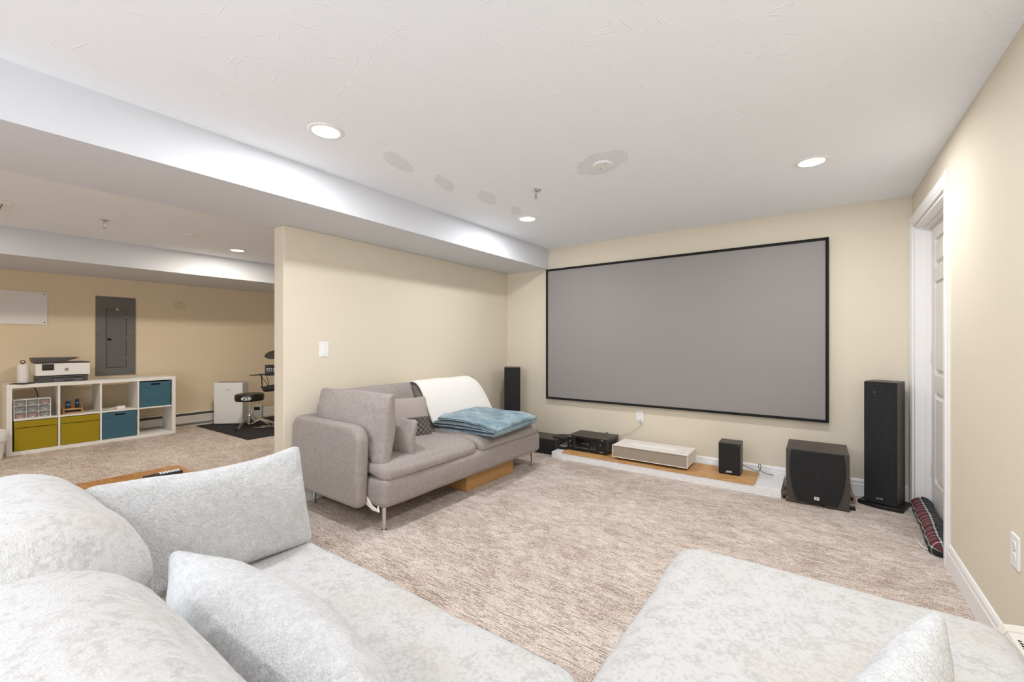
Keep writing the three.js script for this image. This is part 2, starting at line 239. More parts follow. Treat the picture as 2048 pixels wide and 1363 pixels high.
{ const z0 = D0 + 0.021, z1 = D1 - 0.021, w = z1 - z0, top = DH - 0.022, s = poly([[z0, 0.012], [z1, 0.012], [z1, top], [z0, top]]);
  const cols = [[z0 + 0.11, z0 + w / 2 - 0.05], [z0 + w / 2 + 0.05, z1 - 0.11]], rows = [[0.24, 0.86], [0.98, 1.62], [1.72, 1.915]];
  for (const [a, b] of cols) for (const [c, d] of rows) { const hl = new THREE.Path(); hl.moveTo(a, c); hl.lineTo(a, d); hl.lineTo(b, d); hl.lineTo(b, c); s.holes.push(hl); }
  part('door_slab', metric(merge([ext(s, 0.009, 0.004, 2).rotateY(Math.PI / 2).translate(XR + 0.09, 0, 0), new THREE.BoxGeometry(0.024, top - 0.012, w).translate(XR + 0.111, (top + 0.012) / 2, -(z0 + z1) / 2)])), M.door, door);
  for (const [a, b] of cols) for (const [c, d] of rows) part('door_panel', metric(ext(poly([[a + 0.03, c + 0.03], [b - 0.03, c + 0.03], [b - 0.03, d - 0.03], [a + 0.03, d - 0.03]]), 0.002, 0.012, 1).rotateY(Math.PI / 2).translate(XR + 0.0945, 0, 0).scale(1, 1, 1)), M.door, door);
  part('hinge', merge([0.25, 1.05, 1.8].map(y => cyl(0.006, 0.006, 0.09, XR + 0.088, y, -D1 + 0.0245, 10))), M.steel, door); }
// touched-up patches on the ceiling and round cover plate
function blob(cx, cz, rx, rz, turn, seed) { const s = new THREE.Shape(); for (let i = 0; i <= 60; i++) { const a = i / 60 * 2 * Math.PI, k = 1 + 0.14 * noise(Math.cos(a) * 2 + seed * 3, Math.sin(a) * 2, seed) + 0.06 * noise(Math.cos(a) * 9, Math.sin(a) * 9 + seed, 2); const x = rx * k * Math.sign(Math.cos(a)) * Math.pow(Math.abs(Math.cos(a)), 0.8), y = rz * k * Math.sin(a); const X = x * Math.cos(turn) - y * Math.sin(turn), Y = x * Math.sin(turn) + y * Math.cos(turn); i ? s.lineTo(X, Y) : s.moveTo(X, Y); } return ext(s, 0.0012).rotateX(Math.PI / 2).translate(cx, CE + 0.0002, cz); }
for (const [x, z, a, b, t, s] of [[-2.065, -1.70, 0.145, 0.06, 1.15, 1], [-2.09, -2.13, 0.15, 0.055, 1.1, 2], [-2.03, -2.52, 0.145, 0.065, 1.1, 3], [-2.03, -2.9, 0.12, 0.045, 1.05, 4], [-1.075, -2.44, 0.185, 0.125, 0.6, 5]]) part('paint_patch', blob(x, z, a, b, t, s), M.patch, ceiling);

// ---------------------------------------------------------------- ceiling fittings
function downlight(x, z, left, label) {
  const t = thing('recessed_light', label, 'ceiling light', [x, CE, z], 0, left ? undefined : 'recessed lights of the media room ceiling');
  part('trim_ring', lathe([[0.066, -0.004], [0.07, -0.0075], [0.082, -0.006], [0.089, -0.001], [0.089, 0.002], [0.066, 0.002], [0.066, -0.004]]), M.plastic, t);
  part('diffuser', cyl(0.067, 0.067, 0.003, 0, -0.005, 0), left ? M.glowLeft : M.glowMain, t);
  const l = new THREE.RectAreaLight(left ? COL_LEFT : COL_MAIN, left ? LAMP_LEFT : LAMP_MAIN, 0.12, 0.12); l.position.set(x, CE - 0.012, z); l.lookAt(x, 0, z); scene.add(l);
}
downlight(-2.069, -1.238, 0, 'bright round recessed ceiling light nearest the white beam, left of the gray ceiling patches');
downlight(-2.078, -3.144, 0, 'small bright round recessed ceiling light near the screen wall beside the sprinkler');
downlight(-0.025, -3.155, 0, 'bright round recessed ceiling light on the right, above the tower speaker and door');
downlight(-0.025, -1.238, 0, 'recessed ceiling light out of frame overhead, second of the right hand row');
downlight(-2.069, 1.2, 0, 'recessed ceiling light out of frame behind the sofa on the beam side');
downlight(-0.025, 1.2, 0, 'recessed ceiling light out of frame behind the sofa on the door side');
downlight(-5.576, -2.218, 1, 'bright round recessed ceiling light in the adjoining room near the partition edge');
downlight(-5.576, 0.4, 1, 'recessed ceiling light out of frame in the adjoining room near the vent');
function sprinkler(x, z, label) {
  const t = thing('sprinkler_head', label, 'sprinkler', [x, CE, z]);
  part('escutcheon', lathe([[0.0, -0.016], [0.014, -0.016], [0.02, -0.008], [0.036, -0.002], [0.036, 0.001], [0, 0.001]], 32), M.chrome, t);
  part('frame', merge([cyl(0.008, 0.01, 0.022, 0, -0.036, 0, 16), rod([-0.011, -0.036, 0], [-0.005, -0.062, 0], 0.0025), rod([0.011, -0.036, 0], [0.005, -0.062, 0], 0.0025), cyl(0.006, 0.006, 0.006, 0, -0.066, 0, 12)]), M.chrome, t);
  part('bulb', cyl(0.0025, 0.0025, 0.024, 0, -0.06, 0, 10), std(0xa83020, 0.2), t);
  part('deflector', cyl(0.015, 0.015, 0.0015, 0, -0.068, 0, 20), M.chrome, t);
}
sprinkler(-1.641, -2.593, 'chrome sprinkler head hanging from ceiling between the two far recessed lights');
sprinkler(-5.18, -0.985, 'small sprinkler head hanging from the dim ceiling of the adjoining room');
function plate(x, z, r, label, name = 'ceiling_cover_plate') {
  const t = thing(name, label, 'cover plate', [x, CE, z]);
  part('plate', lathe([[0, -0.014], [r - 0.012, -0.014], [r - 0.003, -0.011], [r, -0.004], [r, 0], [0, 0]]), M.plastic, t);
  for (const s of [-1, 1]) part('screw', cyl(0.004, 0.004, 0.0015, s * 0.03, -0.0152, s * 0.026, 10), M.panel, t);
}
plate(-1.067, -2.455, 0.062, 'round white cover plate with two screws inside a gray ceiling patch');
plate(-5.165, -1.623, 0.07, 'flat round white detector plate on the dim ceiling of the adjoining room');
{ const t = thing('ceiling_vent', 'white louvred air vent at the left edge on the adjoining room ceiling', 'air vent', [-5.33, CE, -0.30]);
  part('frame', metric(ext((() => { const s = rrect(0.36, 0.30, 0.01); s.holes.push(rrect(0.27, 0.21, 0.004)); return s; })(), 0.008, 0.002).rotateX(Math.PI / 2)), M.plastic, t);
  part('duct', new THREE.BoxGeometry(0.28, 0.004, 0.22).translate(0, -0.002, 0), M.panel, t);
  for (let i = 0; i < 7; i++) part('louvre', new THREE.BoxGeometry(0.27, 0.002, 0.026).rotateX(0.6).translate(0, -0.008, -0.09 + i * 0.03), M.plastic, t); }

// ---------------------------------------------------------------- screen wall
{ const w = 2.645, h = 1.497, b = 0.022, t = thing('projector_screen', 'large gray fixed frame projector screen with thin black border', 'projector screen', [-1.243, 1.304, ZF]);
  const s = poly([[-w / 2, -h / 2], [w / 2, -h / 2], [w / 2, h / 2], [-w / 2, h / 2]]); { const X = w / 2 - b, Y = h / 2 - b, hl = new THREE.Path(); hl.moveTo(-X, -Y); hl.lineTo(-X, Y); hl.lineTo(X, Y); hl.lineTo(X, -Y); hl.closePath(); s.holes.push(hl); }
  part('frame', metric(ext(s, 0.03, 0.003).translate(0, 0, 0.018)), std(0x0c0c0c, 0.85), t);
  part('screen_fabric', metric(new THREE.BoxGeometry(w - 2 * b + 0.004, h - 2 * b + 0.004, 0.004).translate(0, 0, 0.037)), M.screen, t);
  for (const x of [-0.9, 0.9]) part('bracket', new THREE.BoxGeometry(0.06, 0.05, 0.02).translate(x, 0.7, 0.01), M.steel, t); }
function outlet(name, label, pos, turn, kind) {   // faces +z
  const t = thing(name, label, kind === 'switch' ? 'light switch' : 'wall outlet', pos, turn);
  part('cover', metric(ext(rrect(0.074, 0.117, 0.004), 0.003, 0.002)), M.plastic, t);
  if (kind === 'switch') { part('rocker', metric(ext(rrect(0.033, 0.066, 0.002), 0.004, 0.0015).rotateX(0.03).translate(0, 0, 0.003)), M.trim, t); }
  else for (const y of [0.02, -0.02]) { const r = part('receptacle', metric(ext(rrect(0.034, 0.029, 0.012, 0, y), 0.003, 0.001).translate(0, 0, 0.003)), M.trim, t); part('slots', merge([new THREE.BoxGeometry(0.002, 0.009, 0.001).translate(-0.006, y + 0.003, 0.0065), new THREE.BoxGeometry(0.002, 0.007, 0.001).translate(0.006, y + 0.003, 0.0065), cyl(0.0025, 0.0025, 0.001, 0, 0, 0, 10).rotateX(Math.PI / 2).translate(0, y - 0.008, 0.006)]), M.dark, r); }
  for (const y of kind === 'switch' ? [0.046, -0.046] : [0]) part('screw', cyl(0.003, 0.003, 0.001, 0, 0, 0, 10).rotateX(Math.PI / 2).translate(0, y, 0.0055), M.steel, t);
  return t;
}
outlet('wall_outlet', 'white wall outlet below the screen with a plugged in white cord', [-1.475, 0.447, ZF], 0);
outlet('light_switch', 'white rocker light switch on the cream partition wall above the gray sofa', [XP, 1.15, -1.876], Math.PI / 2, 'switch');
outlet('wall_outlet', 'white wall outlet on the right wall near the baseboard', [XR, 0.46, -2.275], -Math.PI / 2);
{ const t = thing('power_cord', 'thin white power cord running from the wall outlet down behind the receiver', 'cord');
  part('plug', metric(rbox(0.028, 0.026, 0.026, -1.475, 0.424, ZF + 0.018, 0.006)), M.plastic, t);
  part('cable', tube([[-1.475, 0.424, ZF + 0.03], [-1.462, 0.405, ZF + 0.036], [-1.453, 0.385, ZF + 0.03], [-1.465, 0.35, ZF + 0.02], [-1.52, 0.315, ZF + 0.015], [-1.59, 0.265, ZF + 0.015], [-1.66, 0.235, ZF + 0.015], [-1.70, 0.18, ZF + 0.02], [-1.76, 0.10, ZF + 0.025]], 0.0028, 70, 8), std(0xc9c0b2, 0.5), t); }
single('riser_platform', 'low white painted wood platform on the carpet under the screen', 'platform', bx(-2.255, -0.222, 0, 0.068, -3.87, ZF + 0.016, 0.003), M.plank);
single('wood_board', 'thin oak veneer board lying on the white platform under the equipment', 'board', bx(-2.13, -0.405, 0.0682, 0.0845, -3.866, -4.24, 0.001), M.oak);
const BD = 0.085;
{ // AV receiver
  const t = thing('av_receiver', 'black home theater receiver with two silver knobs on the oak board', 'receiver', [-1.908, BD, -3.975]);     // front at z 0, body to -z
  part('case', metric(merge([rbox(0.434, 0.142, 0.30, 0, 0.083, -0.162, 0.003)])), std(0x3d3630, 0.4), t);
  part('front_panel', metric(rbox(0.436, 0.146, 0.014, 0, 0.083, -0.006, 0.003)), M.black, t);
  part('top_grille', merge([...Array(22)].map((_, i) => new THREE.BoxGeometry(0.006, 0.0015, 0.2).translate(-0.19 + i * 0.018, 0.1545, -0.16))), std(0x4d443b, 0.5), t);
  part('side_vent', merge([...Array(12)].map((_, i) => new THREE.BoxGeometry(0.0015, 0.08, 0.006).translate(0.2175, 0.085, -0.06 - i * 0.018))), M.dark, t);
  const d = part('display', metric(rbox(0.235, 0.086, 0.003, -0.012, 0.092, 0.002, 0.001)), M.gloss, t); part('display_text', text('IN  ----------  VOL', 0.007, 0.0006).translate(-0.012, 0.088, 0.0036), std(0xc8c8c8, 0.6), d);
  part('flap_line', merge([new THREE.BoxGeometry(0.235, 0.0018, 0.002).translate(-0.012, 0.04, 0.002), new THREE.BoxGeometry(0.0018, 0.1, 0.002).translate(-0.13, 0.088, 0.002)]), std(0x9a9a9a, 0.3), t);
  for (const x of [-0.178, 0.158]) { const k = part('knob', lathe([[0, 0.02], [0.017, 0.02], [0.02, 0.017], [0.0215, 0], [0, 0]], 28).rotateX(Math.PI / 2).translate(x, 0.098, 0.001), std(0x4a4c4e, 0.25, { metalness: 0.8 }), t); part('pointer', new THREE.BoxGeometry(0.002, 0.016, 0.001).rotateZ(-0.8).translate(x, 0.098, 0.0213), M.print, k); }
  part('brand_lettering', merge([text('DENON', 0.0085).translate(-0.188, 0.143, 0.001), text('AVR', 0.006).translate(0.17, 0.143, 0.001), text('Dolby Atmos', 0.0055).translate(0.165, 0.024, 0.001)]), std(0xd8d8d8, 0.5), t);
  const btn = std(0xbdbdbd, 0.4); for (const [x, y] of [[-0.178, 0.052], [-0.178, 0.04], [-0.105, 0.06], [0.06, 0.052], [0.085, 0.05]]) part('button', cyl(0.003, 0.003, 0.002, 0, 0, 0, 10).rotateX(Math.PI / 2).translate(x, y, 0.003), btn, t);
  for (const [x, z] of [[-0.17, -0.04], [0.17, -0.04], [-0.17, -0.27], [0.17, -0.27]]) part('foot', cyl(0.02, 0.02, 0.012, x, 0, z, 18), M.matte, t);
  part('antenna', rod([0.05, 0.13, -0.314], [0.1, 0.168, -0.318], 0.004), M.black, t); }
{ // ultra short throw projector
  const t = thing('projector', 'long low white projector with beige cloth front on the oak board', 'projector', [-1.258, BD, -3.90]);
  const w = 0.69, h = 0.116, d = 0.32, y0 = 0.022;
  part('body', metric(merge([rbox(w, h, d - 0.012, 0, y0 + h / 2, -d / 2 - 0.006, 0.008, 3)])), M.projector, t);
  part('bezel', metric(ext((() => { const s = rrect(w, h, 0.005, 0, y0 + h / 2); s.holes.push(rrect(w - 0.012, h - 0.012, 0.003, 0, y0 + h / 2)); return s; })(), 0.012, 0.002).translate(0, 0, -0.013)), M.projector, t);
  part('cloth_front', metric(rbox(w - 0.013, h - 0.013, 0.006, 0, y0 + h / 2, -0.008, 0.002)), M.weave, t);
  part('lens_window', metric(rbox(0.42, 0.004, 0.085, 0.0, y0 + h, -0.15, 0.0015)), phys(0xf8f6f2, 0.45, { clearcoat: 0.1 }), t);
  part('logo', metric(merge([rbox(0.02, 0.002, 0.006, 0.29, y0 + h + 0.0005, -0.05, 0.0008), rbox(0.006, 0.002, 0.012, 0.285, y0 + h + 0.0005, -0.055, 0.0008)])), std(0x7a4d42, 0.5), t);
  part('base', metric(rbox(0.56, y0, 0.22, 0.02, y0 / 2, -0.17, 0.004)), M.matte, t); }
function bookshelf() {
  const t = thing('bookshelf_speaker', 'small black bookshelf speaker at the right end of the oak board', 'speaker', [-0.603, BD, -4.01], 0.02);
  part('cabinet', metric(rbox(0.168, 0.262, 0.168, 0, 0.135, -0.092, 0.003)), M.blackwood, t);
  part('grille', metric(rbox(0.158, 0.25, 0.016, 0, 0.135, 0.0, 0.006, 3)), M.grille, t);
  part('brand_lettering', text('polk', 0.016).scale(1.0, 1, 1).translate(0.0, 0.026, 0.0082), M.print, t);
  part('tweeter_dot', cyl(0.0022, 0.0022, 0.001, 0, 0, 0, 8).rotateX(Math.PI / 2).translate(0.07, 0.252, 0.008), M.print, t);
  for (const [x, z] of [[-0.07, -0.02], [0.07, -0.02], [-0.07, -0.16], [0.07, -0.16]]) part('foot', cyl(0.008, 0.008, 0.006, x, 0, z, 12), M.matte, t);
}
bookshelf();
single('speaker_cable', 'thin black cable with a small loop trailing from the bookshelf speaker', 'cable', tube([[-0.55, 0.15, -4.188], [-0.52, 0.135, -4.20], [-0.47, 0.115, -4.205], [-0.43, 0.10, -4.21], [-0.405, 0.1, -4.215], [-0.39, 0.135, -4.22], [-0.398, 0.162, -4.22], [-0.408, 0.15, -4.22], [-0.402, 0.12, -4.22], [-0.38, 0.095, -4.225], [-0.35, 0.082, -4.24], [-0.30, 0.0715, -4.26]], 0.0025, 90, 8), M.black);
{ // subwoofer
  const t = thing('subwoofer', 'square dark brown subwoofer with black grille standing on the carpet', 'subwoofer', [0, 0, -3.845]);
  part('cabinet', metric(rbox(0.378, 0.395, 0.36, 0, 0.2075, -0.196, 0.004)), std(0xffffff, 0.5, { map: tex(256, i => mixc(rgb(0x3c352f), rgb(0x5c524a), nE[i * 4 % (N1 * N1)]), 0.4, 0.2) }), t);
  part('baffle', metric(ext(poly([[-0.19, 0.002], [-0.05, 0.006], [-0.045, 0.02], [0.045, 0.02], [0.05, 0.006], [0.19, 0.002], [0.19, 0.405], [-0.19, 0.405]]), 0.012, 0.003).translate(0, 0, -0.016)), std(0x463f38, 0.45), t);
  const g = new THREE.Shape(); g.moveTo(-0.155, 0.40); g.lineTo(0.155, 0.40); g.bezierCurveTo(0.178, 0.30, 0.168, 0.14, 0.12, 0.024); g.lineTo(-0.12, 0.024); g.bezierCurveTo(-0.168, 0.14, -0.178, 0.30, -0.155, 0.40);
  part('grille', metric(ext(g, 0.014, 0.005, 3, 24).translate(0, 0, -0.006)), M.grille, t);
  const bd = part('badge', metric(rbox(0.03, 0.022, 0.002, 0.0, 0.062, 0.0135, 0.001)), M.print, t); part('badge_lettering', text('JBL', 0.011, 0.0006).translate(0.0, 0.062, 0.0144), M.dark, bd);
  for (const z of [-0.075, -0.31]) part('foot_bar', metric(rbox(0.44, 0.02, 0.035, 0.006, 0.012, z, 0.003)), M.black, t);
  part('indicator', cyl(0.003, 0.003, 0.002, 0, 0, 0, 10).rotateX(Math.PI / 2).translate(-0.183, 0.03, 0.001), M.print, t); }
single('speaker_wire', 'copper coloured speaker wire looping from subwoofer toward the right tower speaker', 'cable', tube([[0.15, 0.18, -4.245], [0.195, 0.15, -4.235], [0.212, 0.08, -4.17], [0.236, 0.02, -4.13], [0.232, 0.006, -4.09], [0.21, 0.005, -4.08], [0.205, 0.03, -4.15], [0.2, 0.06, -4.235], [0.16, 0.07, -4.25]], 0.0035, 80, 8), M.copper);
function tower(label, pos, turn) {
  const t = thing('tower_speaker', label, 'speaker', pos, turn, undefined);   // front at +z 0
  const s = new THREE.Shape(); s.moveTo(-0.12, -0.225); s.lineTo(0.12, -0.225); s.lineTo(0.13, 0.0); s.quadraticCurveTo(0, 0.055, -0.13, 0.0); s.closePath();
  part('plinth', metric(ext(s, 0.022, 0.004).rotateX(Math.PI / 2).scale(1, 1, 1).translate(0, 0.024, 0)), M.black, t);
  part('cabinet', metric(rbox(0.186, 0.89, 0.195, 0, 0.472, -0.1165, 0.003)), M.blackwood, t);
  part('grille', metric(rbox(0.184, 0.885, 0.018, 0, 0.472, -0.011, 0.004, 3)), M.grille, t);
  part('brand_lettering', text('polk', 0.014).translate(0.0, 0.066, -0.0018), std(0x9d9d9d, 0.4), t);
  part('tweeter_dot', cyl(0.002, 0.002, 0.001, 0, 0, 0, 8).rotateX(Math.PI / 2).translate(-0.03, 0.84, -0.0018), M.print, t);
  return t;
}
tower('tall black tower speaker at the right of the screen beside the door', [0.373, 0, -4.082], -0.333);
tower('tall black tower speaker in the corner left of the screen behind the sofa', [-2.865, 0, -4.015], 0.6);
{ const t = thing('center_speaker', 'low black speaker box on the floor between the gray sofa and the platform', 'speaker', [-2.475, 0, -3.96]);
  part('cabinet', metric(rbox(0.44, 0.165, 0.26, 0, 0.0845, -0.14, 0.003)), M.blackwood, t);
  part('grille', metric(rbox(0.43, 0.155, 0.014, 0, 0.0845, -0.007, 0.004)), M.grille, t); }
single('round_black_base', 'round flat black disc lying on the low speaker box beside the receiver', 'disc', lathe([[0, 0.012], [0.10, 0.012], [0.108, 0.008], [0.108, 0.004], [0.1, 0], [0, 0]]), M.black, [-2.27, 0.168, -4.14]);
{ const t = thing('media_box', 'small dark box with cables in the gap left of the receiver', 'box', [-2.2, 0.0685, -4.0]);
  part('case', metric(rbox(0.09, 0.03, 0.2, 0, 0.015, -0.1, 0.003)), M.black, t);
  part('lid', metric(rbox(0.085, 0.006, 0.19, 0, 0.033, -0.1, 0.002)), std(0x8d8a80, 0.6), t);
  part('cable', tube([[-0.03, 0.04, -0.02], [0.0, 0.055, -0.05], [0.03, 0.07, -0.09], [0.05, 0.085, -0.16]], 0.004, 30, 8), std(0x77786c, 0.6), t); }

// ---------------------------------------------------------------- right side
{ const t = thing('draft_stopper', 'rolled plaid draft stopper in black, red and white lying along the door', 'draft stopper');
  const n = 512, bands = (v, red) => { const s = v * 12.01 % 1; return s; };
  const pl = tex(n, i => { const x = i % n / n, y = (i / n | 0) / n; const st = p => { p = p % 1; return p < 0.34 ? 0 : p < 0.40 ? 2 : p < 0.44 ? 0 : p < 0.70 ? 1 : p < 0.74 ? 0 : p < 0.80 ? 2 : 0; }, C = [rgb(0x1d1f22), rgb(0x8e2a33), rgb(0xf3ece4)], C2 = [rgb(0x2a3033), rgb(0x262c2f), rgb(0xf3ece4)];
    const a = C2[st(x * 1 + 0.2)], b = C[st(y * 1)]; return mixc(a, b, ((i + (i / n | 0)) % 4) < 2 ? 0.42 : 0.62); }, 1, 1);
  pl.repeat.set(10, 2); pl.offset.set(0, -0.19);
  const pts = [[0.605, 0.05, -4.19], [0.60, 0.052, -4.1], [0.596, 0.052, -3.9], [0.59, 0.05, -3.7], [0.578, 0.046, -3.52], [0.573, 0.042, -3.40], [0.575, 0.036, -3.31]].map(p => new THREE.Vector3(...p)), cv = new THREE.CatmullRomCurve3(pts), g = new THREE.TubeGeometry(cv, 120, 0.058, 24), P = g.attributes.position;
  for (let i = 0; i <= 120; i++) { const c = cv.getPointAt(i / 120), e = Math.min(1, Math.pow(Math.min(i, 120 - i) / 7, 0.5)); for (let j = 0; j <= 24; j++) { const q = i * 25 + j, k = Math.max(0.02, e) * (1 + 0.10 * noise(c.z * 9, j * 0.26, 2) + 0.05 * Math.sin(i * 0.35) - 0.1 * i / 120); P.setXYZ(q, c.x + (P.getX(q) - c.x) * k, Math.max(0.002, c.y + (P.getY(q) - c.y) * k), c.z + (P.getZ(q) - c.z) * k); } }
  g.computeVertexNormals(); part('tube', g, std(0xffffff, 0.9, { map: pl, bumpMap: T.linen, bumpScale: 0.0008 }), t);
  part('sewn_tag', tube([[0.53, 0.012, -3.40], [0.515, 0.006, -3.41], [0.50, 0.012, -3.425], [0.487, 0.025, -3.45]], 0.004, 20, 6), M.throw, t); }
{ const t = thing('baseboard_heater', 'white slotted baseboard heater along the right wall beside the cream chaise', 'heater');
  part('cover', sweepZ([[XR, 0.02], [0.505, 0.02], [0.505, 0.035], [0.5, 0.06], [0.5, 0.225], [0.512, 0.25], [XR, 0.262]], -2.125, -0.3), M.offwhite, t);
  part('end_cap', sweepZ([[XR, 0.005], [0.496, 0.005], [0.496, 0.23], [0.51, 0.253], [XR, 0.266]], -2.135, -2.09), M.offwhite, t);
  for (let b = 0; b < 4; b++) part('top_slots', merge([...Array(9)].map((_, i) => [0, 1, 2].map(j => new THREE.BoxGeometry(0.011, 0.002, 0.0045).rotateZ(-0.18).translate(0.527 + j * 0.016, 0.2525 + 0.0029 * j + 0.0006, 2.04 - b * 0.2 - i * 0.0145).scale(1, 1, -1))).flat()), M.dark, t);
  for (const y of [0.19, 0.165, 0.10]) part('front_slot', new THREE.BoxGeometry(0.002, 0.007, 1.7).translate(0.4997, y, -1.2), M.dark, t); }

// ---------------------------------------------------------------- gray sofa by the partition
{ const t = thing('gray_sofa', 'gray fabric sofa with chrome legs against the cream partition wall', 'sofa');
  const y0 = 0.145;
  part('base', soft(0.93, 0.195, 1.87, { r: [0.05, 0.05, 0.05], puff: [0.012, 0.006, 0.004], wob: 0.004, seed: 3 }).translate(-2.665, y0 + 0.0975, -2.635), M.grey, t);
  // arm: outline in (x, y), thickness along z
  const s = new THREE.Shape(); s.moveTo(-3.10, 0.15); s.lineTo(-2.40, 0.145); s.quadraticCurveTo(-2.35, 0.145, -2.345, 0.19); s.lineTo(-2.33, 0.56); s.quadraticCurveTo(-2.335, 0.665, -2.45, 0.672); s.lineTo(-3.05, 0.675); s.quadraticCurveTo(-3.145, 0.67, -3.145, 0.58); s.lineTo(-3.135, 0.2); s.quadraticCurveTo(-3.135, 0.15, -3.10, 0.15);
  part('arm', metric(ext(s, 0.02, 0.035, 6, 20).translate(0, 0, -1.665)), M.grey, t);
  const bk = new THREE.Shape(); bk.moveTo(1.66, 0.16); bk.lineTo(3.56, 0.16); bk.lineTo(3.56, 0.56); bk.quadraticCurveTo(3.555, 0.66, 3.46, 0.665); bk.lineTo(1.66, 0.665); bk.closePath();
  part('back_frame', metric(ext(bk, 0.03, 0.025, 5).rotateY(Math.PI / 2).translate(-3.12, 0, 0)), M.grey, t);
  const seatShape = (o, u) => { const f = Math.max(0, (o[0] - 0.30) / 0.17); o[1] -= 0.055 * f * f * (u[1] > 0 ? 1 : 0.35); return o; };
  for (const [z, sd] of [[-2.165, 5], [-3.095, 9]]) part('seat_cushion', soft(0.92, 0.105, 0.915, { r: [0.06, 0.045, 0.06], n: 34, puff: [0.012, 0.022, 0.006], wob: 0.006, freq: 5, seed: sd, shape: (o, u) => { const f = Math.max(0, (o[0] - 0.22) / 0.25); o[1] -= 0.035 * f * f; return o; } }).translate(-2.665, 0.388, z), M.grey, t);
  // back cushions: w along z
  for (const [z, sd] of [[-2.19, 4], [-3.05, 8]]) part('back_cushion', pillow(0.86, 0.50, 0.24, { pinch: 0.03, pow: 0.36, wrinkle: 0.008, seed: sd, ear: 0.02 }).rotateX(-0.2).rotateY(Math.PI / 2).translate(-2.96, 0.605, z), M.grey, t);
  part('side_cushion', pillow(0.80, 0.50, 0.23, { pinch: 0.03, pow: 0.36, wrinkle: 0.009, seed: 12, ear: 0.02 }).rotateX(-0.12).rotateY(0.04).translate(-2.66, 0.625, -1.80), M.grey, t);
  part('cover_lining', metric(ext(poly([[-2.375, 0.165], [-2.375, 0.225], [-2.31, 0.165], [-2.255, 0.15], [-2.245, 0.175], [-2.235, 0.137], [-2.30, 0.137]]), 0.006, 0.002).translate(0, 0, -1.697)), M.throw, t, 'white lining showing under the loose gray cover');
  for (const [x, z] of [[-2.262, -1.752], [-3.07, -1.745], [-2.28, -3.53], [-3.07, -3.53]]) { const l = part('leg', merge([cyl(0.011, 0.014, 0.15, x, 0.006, z, 20)]), M.chrome, t); part('foot_pad', lathe([[0, 0.008], [0.013, 0.008], [0.019, 0.002], [0.019, 0], [0, 0]], 20).translate(x, 0, z), M.steel, l); } }
{ const t = thing('storage_box', 'plain light wood drawer box on the carpet under the gray sofa', 'box', [-2.297, 0, -2.908]);
  part('front', metric(rbox(0.012, 0.128, 0.65, -0.006, 0.066, 0, 0.002)), M.box, t);
  part('tray', metric(merge([rbox(0.5, 0.128, 0.012, -0.262, 0.066, 0.319, 0.002), rbox(0.5, 0.128, 0.012, -0.262, 0.066, -0.319, 0.002), rbox(0.012, 0.128, 0.65, -0.518, 0.066, 0, 0.002), rbox(0.5, 0.01, 0.63, -0.262, 0.008, 0, 0.002)])), M.box, t); }
{ // white throw over the right back cushion: profile in (x, y) swept along -z with slight folds
  const prof = [[-2.735, 0.50], [-2.765, 0.56], [-2.80, 0.66], [-2.84, 0.75], [-2.885, 0.82], [-2.93, 0.853], [-2.985, 0.858], [-3.04, 0.84], [-3.085, 0.79], [-3.10, 0.72]], cv = new THREE.CatmullRomCurve3(prof.map(([x, y]) => new THREE.Vector3(x, y, 0))), nu = 40, nv = 50, P = [], I = [];
  for (const off of [0, -0.012]) for (let i = 0; i <= nu; i++) { const a = i / nu, c = cv.getPoint(a), tg = cv.getTangent(a); for (let j = 0; j <= nv; j++) { const b = j / nv, e = 1 - Math.pow(2 * b - 1, 8), z0 = 2.60 + 0.02 * (1 - a) * 0 + 0.11 * Math.max(0, 0.62 - a) * 0.6, z1 = 3.41 + 0.13 * Math.pow(Math.max(0, 1 - a * 1.9), 1.2), w = 0.007 * noise(b * 6, a * 2, 5) * e, dr = 0.05 * Math.pow(Math.max(0, (b - 0.86) / 0.14), 2);
      P.push(c.x + (off + w) * tg.y * 1, c.y - (off + w) * tg.x - dr * (a < 0.7 ? 0.6 : 0.9) - 0.02 * Math.sin(b * 3.1) * (a < 0.1 ? 1 : 0), -(z0 + (z1 - z0) * b)); } }
  const S = (nu + 1) * (nv + 1), id = (s, i, j) => s * S + i * (nv + 1) + j;
  for (let i = 0; i < nu; i++) for (let j = 0; j < nv; j++) { I.push(id(0, i, j), id(0, i + 1, j), id(0, i + 1, j + 1), id(0, i, j), id(0, i + 1, j + 1), id(0, i, j + 1)); I.push(id(1, i, j), id(1, i + 1, j + 1), id(1, i + 1, j), id(1, i, j), id(1, i, j + 1), id(1, i + 1, j + 1)); }
  for (let j = 0; j < nv; j++) for (const i of [0, nu]) I.push(id(0, i, j), id(0, i, j + 1), id(1, i, j + 1), id(0, i, j), id(1, i, j + 1), id(1, i, j));
  for (let i = 0; i < nu; i++) for (const j of [0, nv]) I.push(id(0, i, j), id(1, i, j), id(1, i + 1, j), id(0, i, j), id(1, i + 1, j), id(0, i + 1, j));
  const g = new THREE.BufferGeometry(); g.setAttribute('position', new THREE.Float32BufferAttribute(P, 3)); g.setIndex(I); g.computeVertexNormals();
  single('throw_blanket', 'white throw blanket draped over the back cushion of the gray sofa', 'blanket', metric(g), M.throw); }
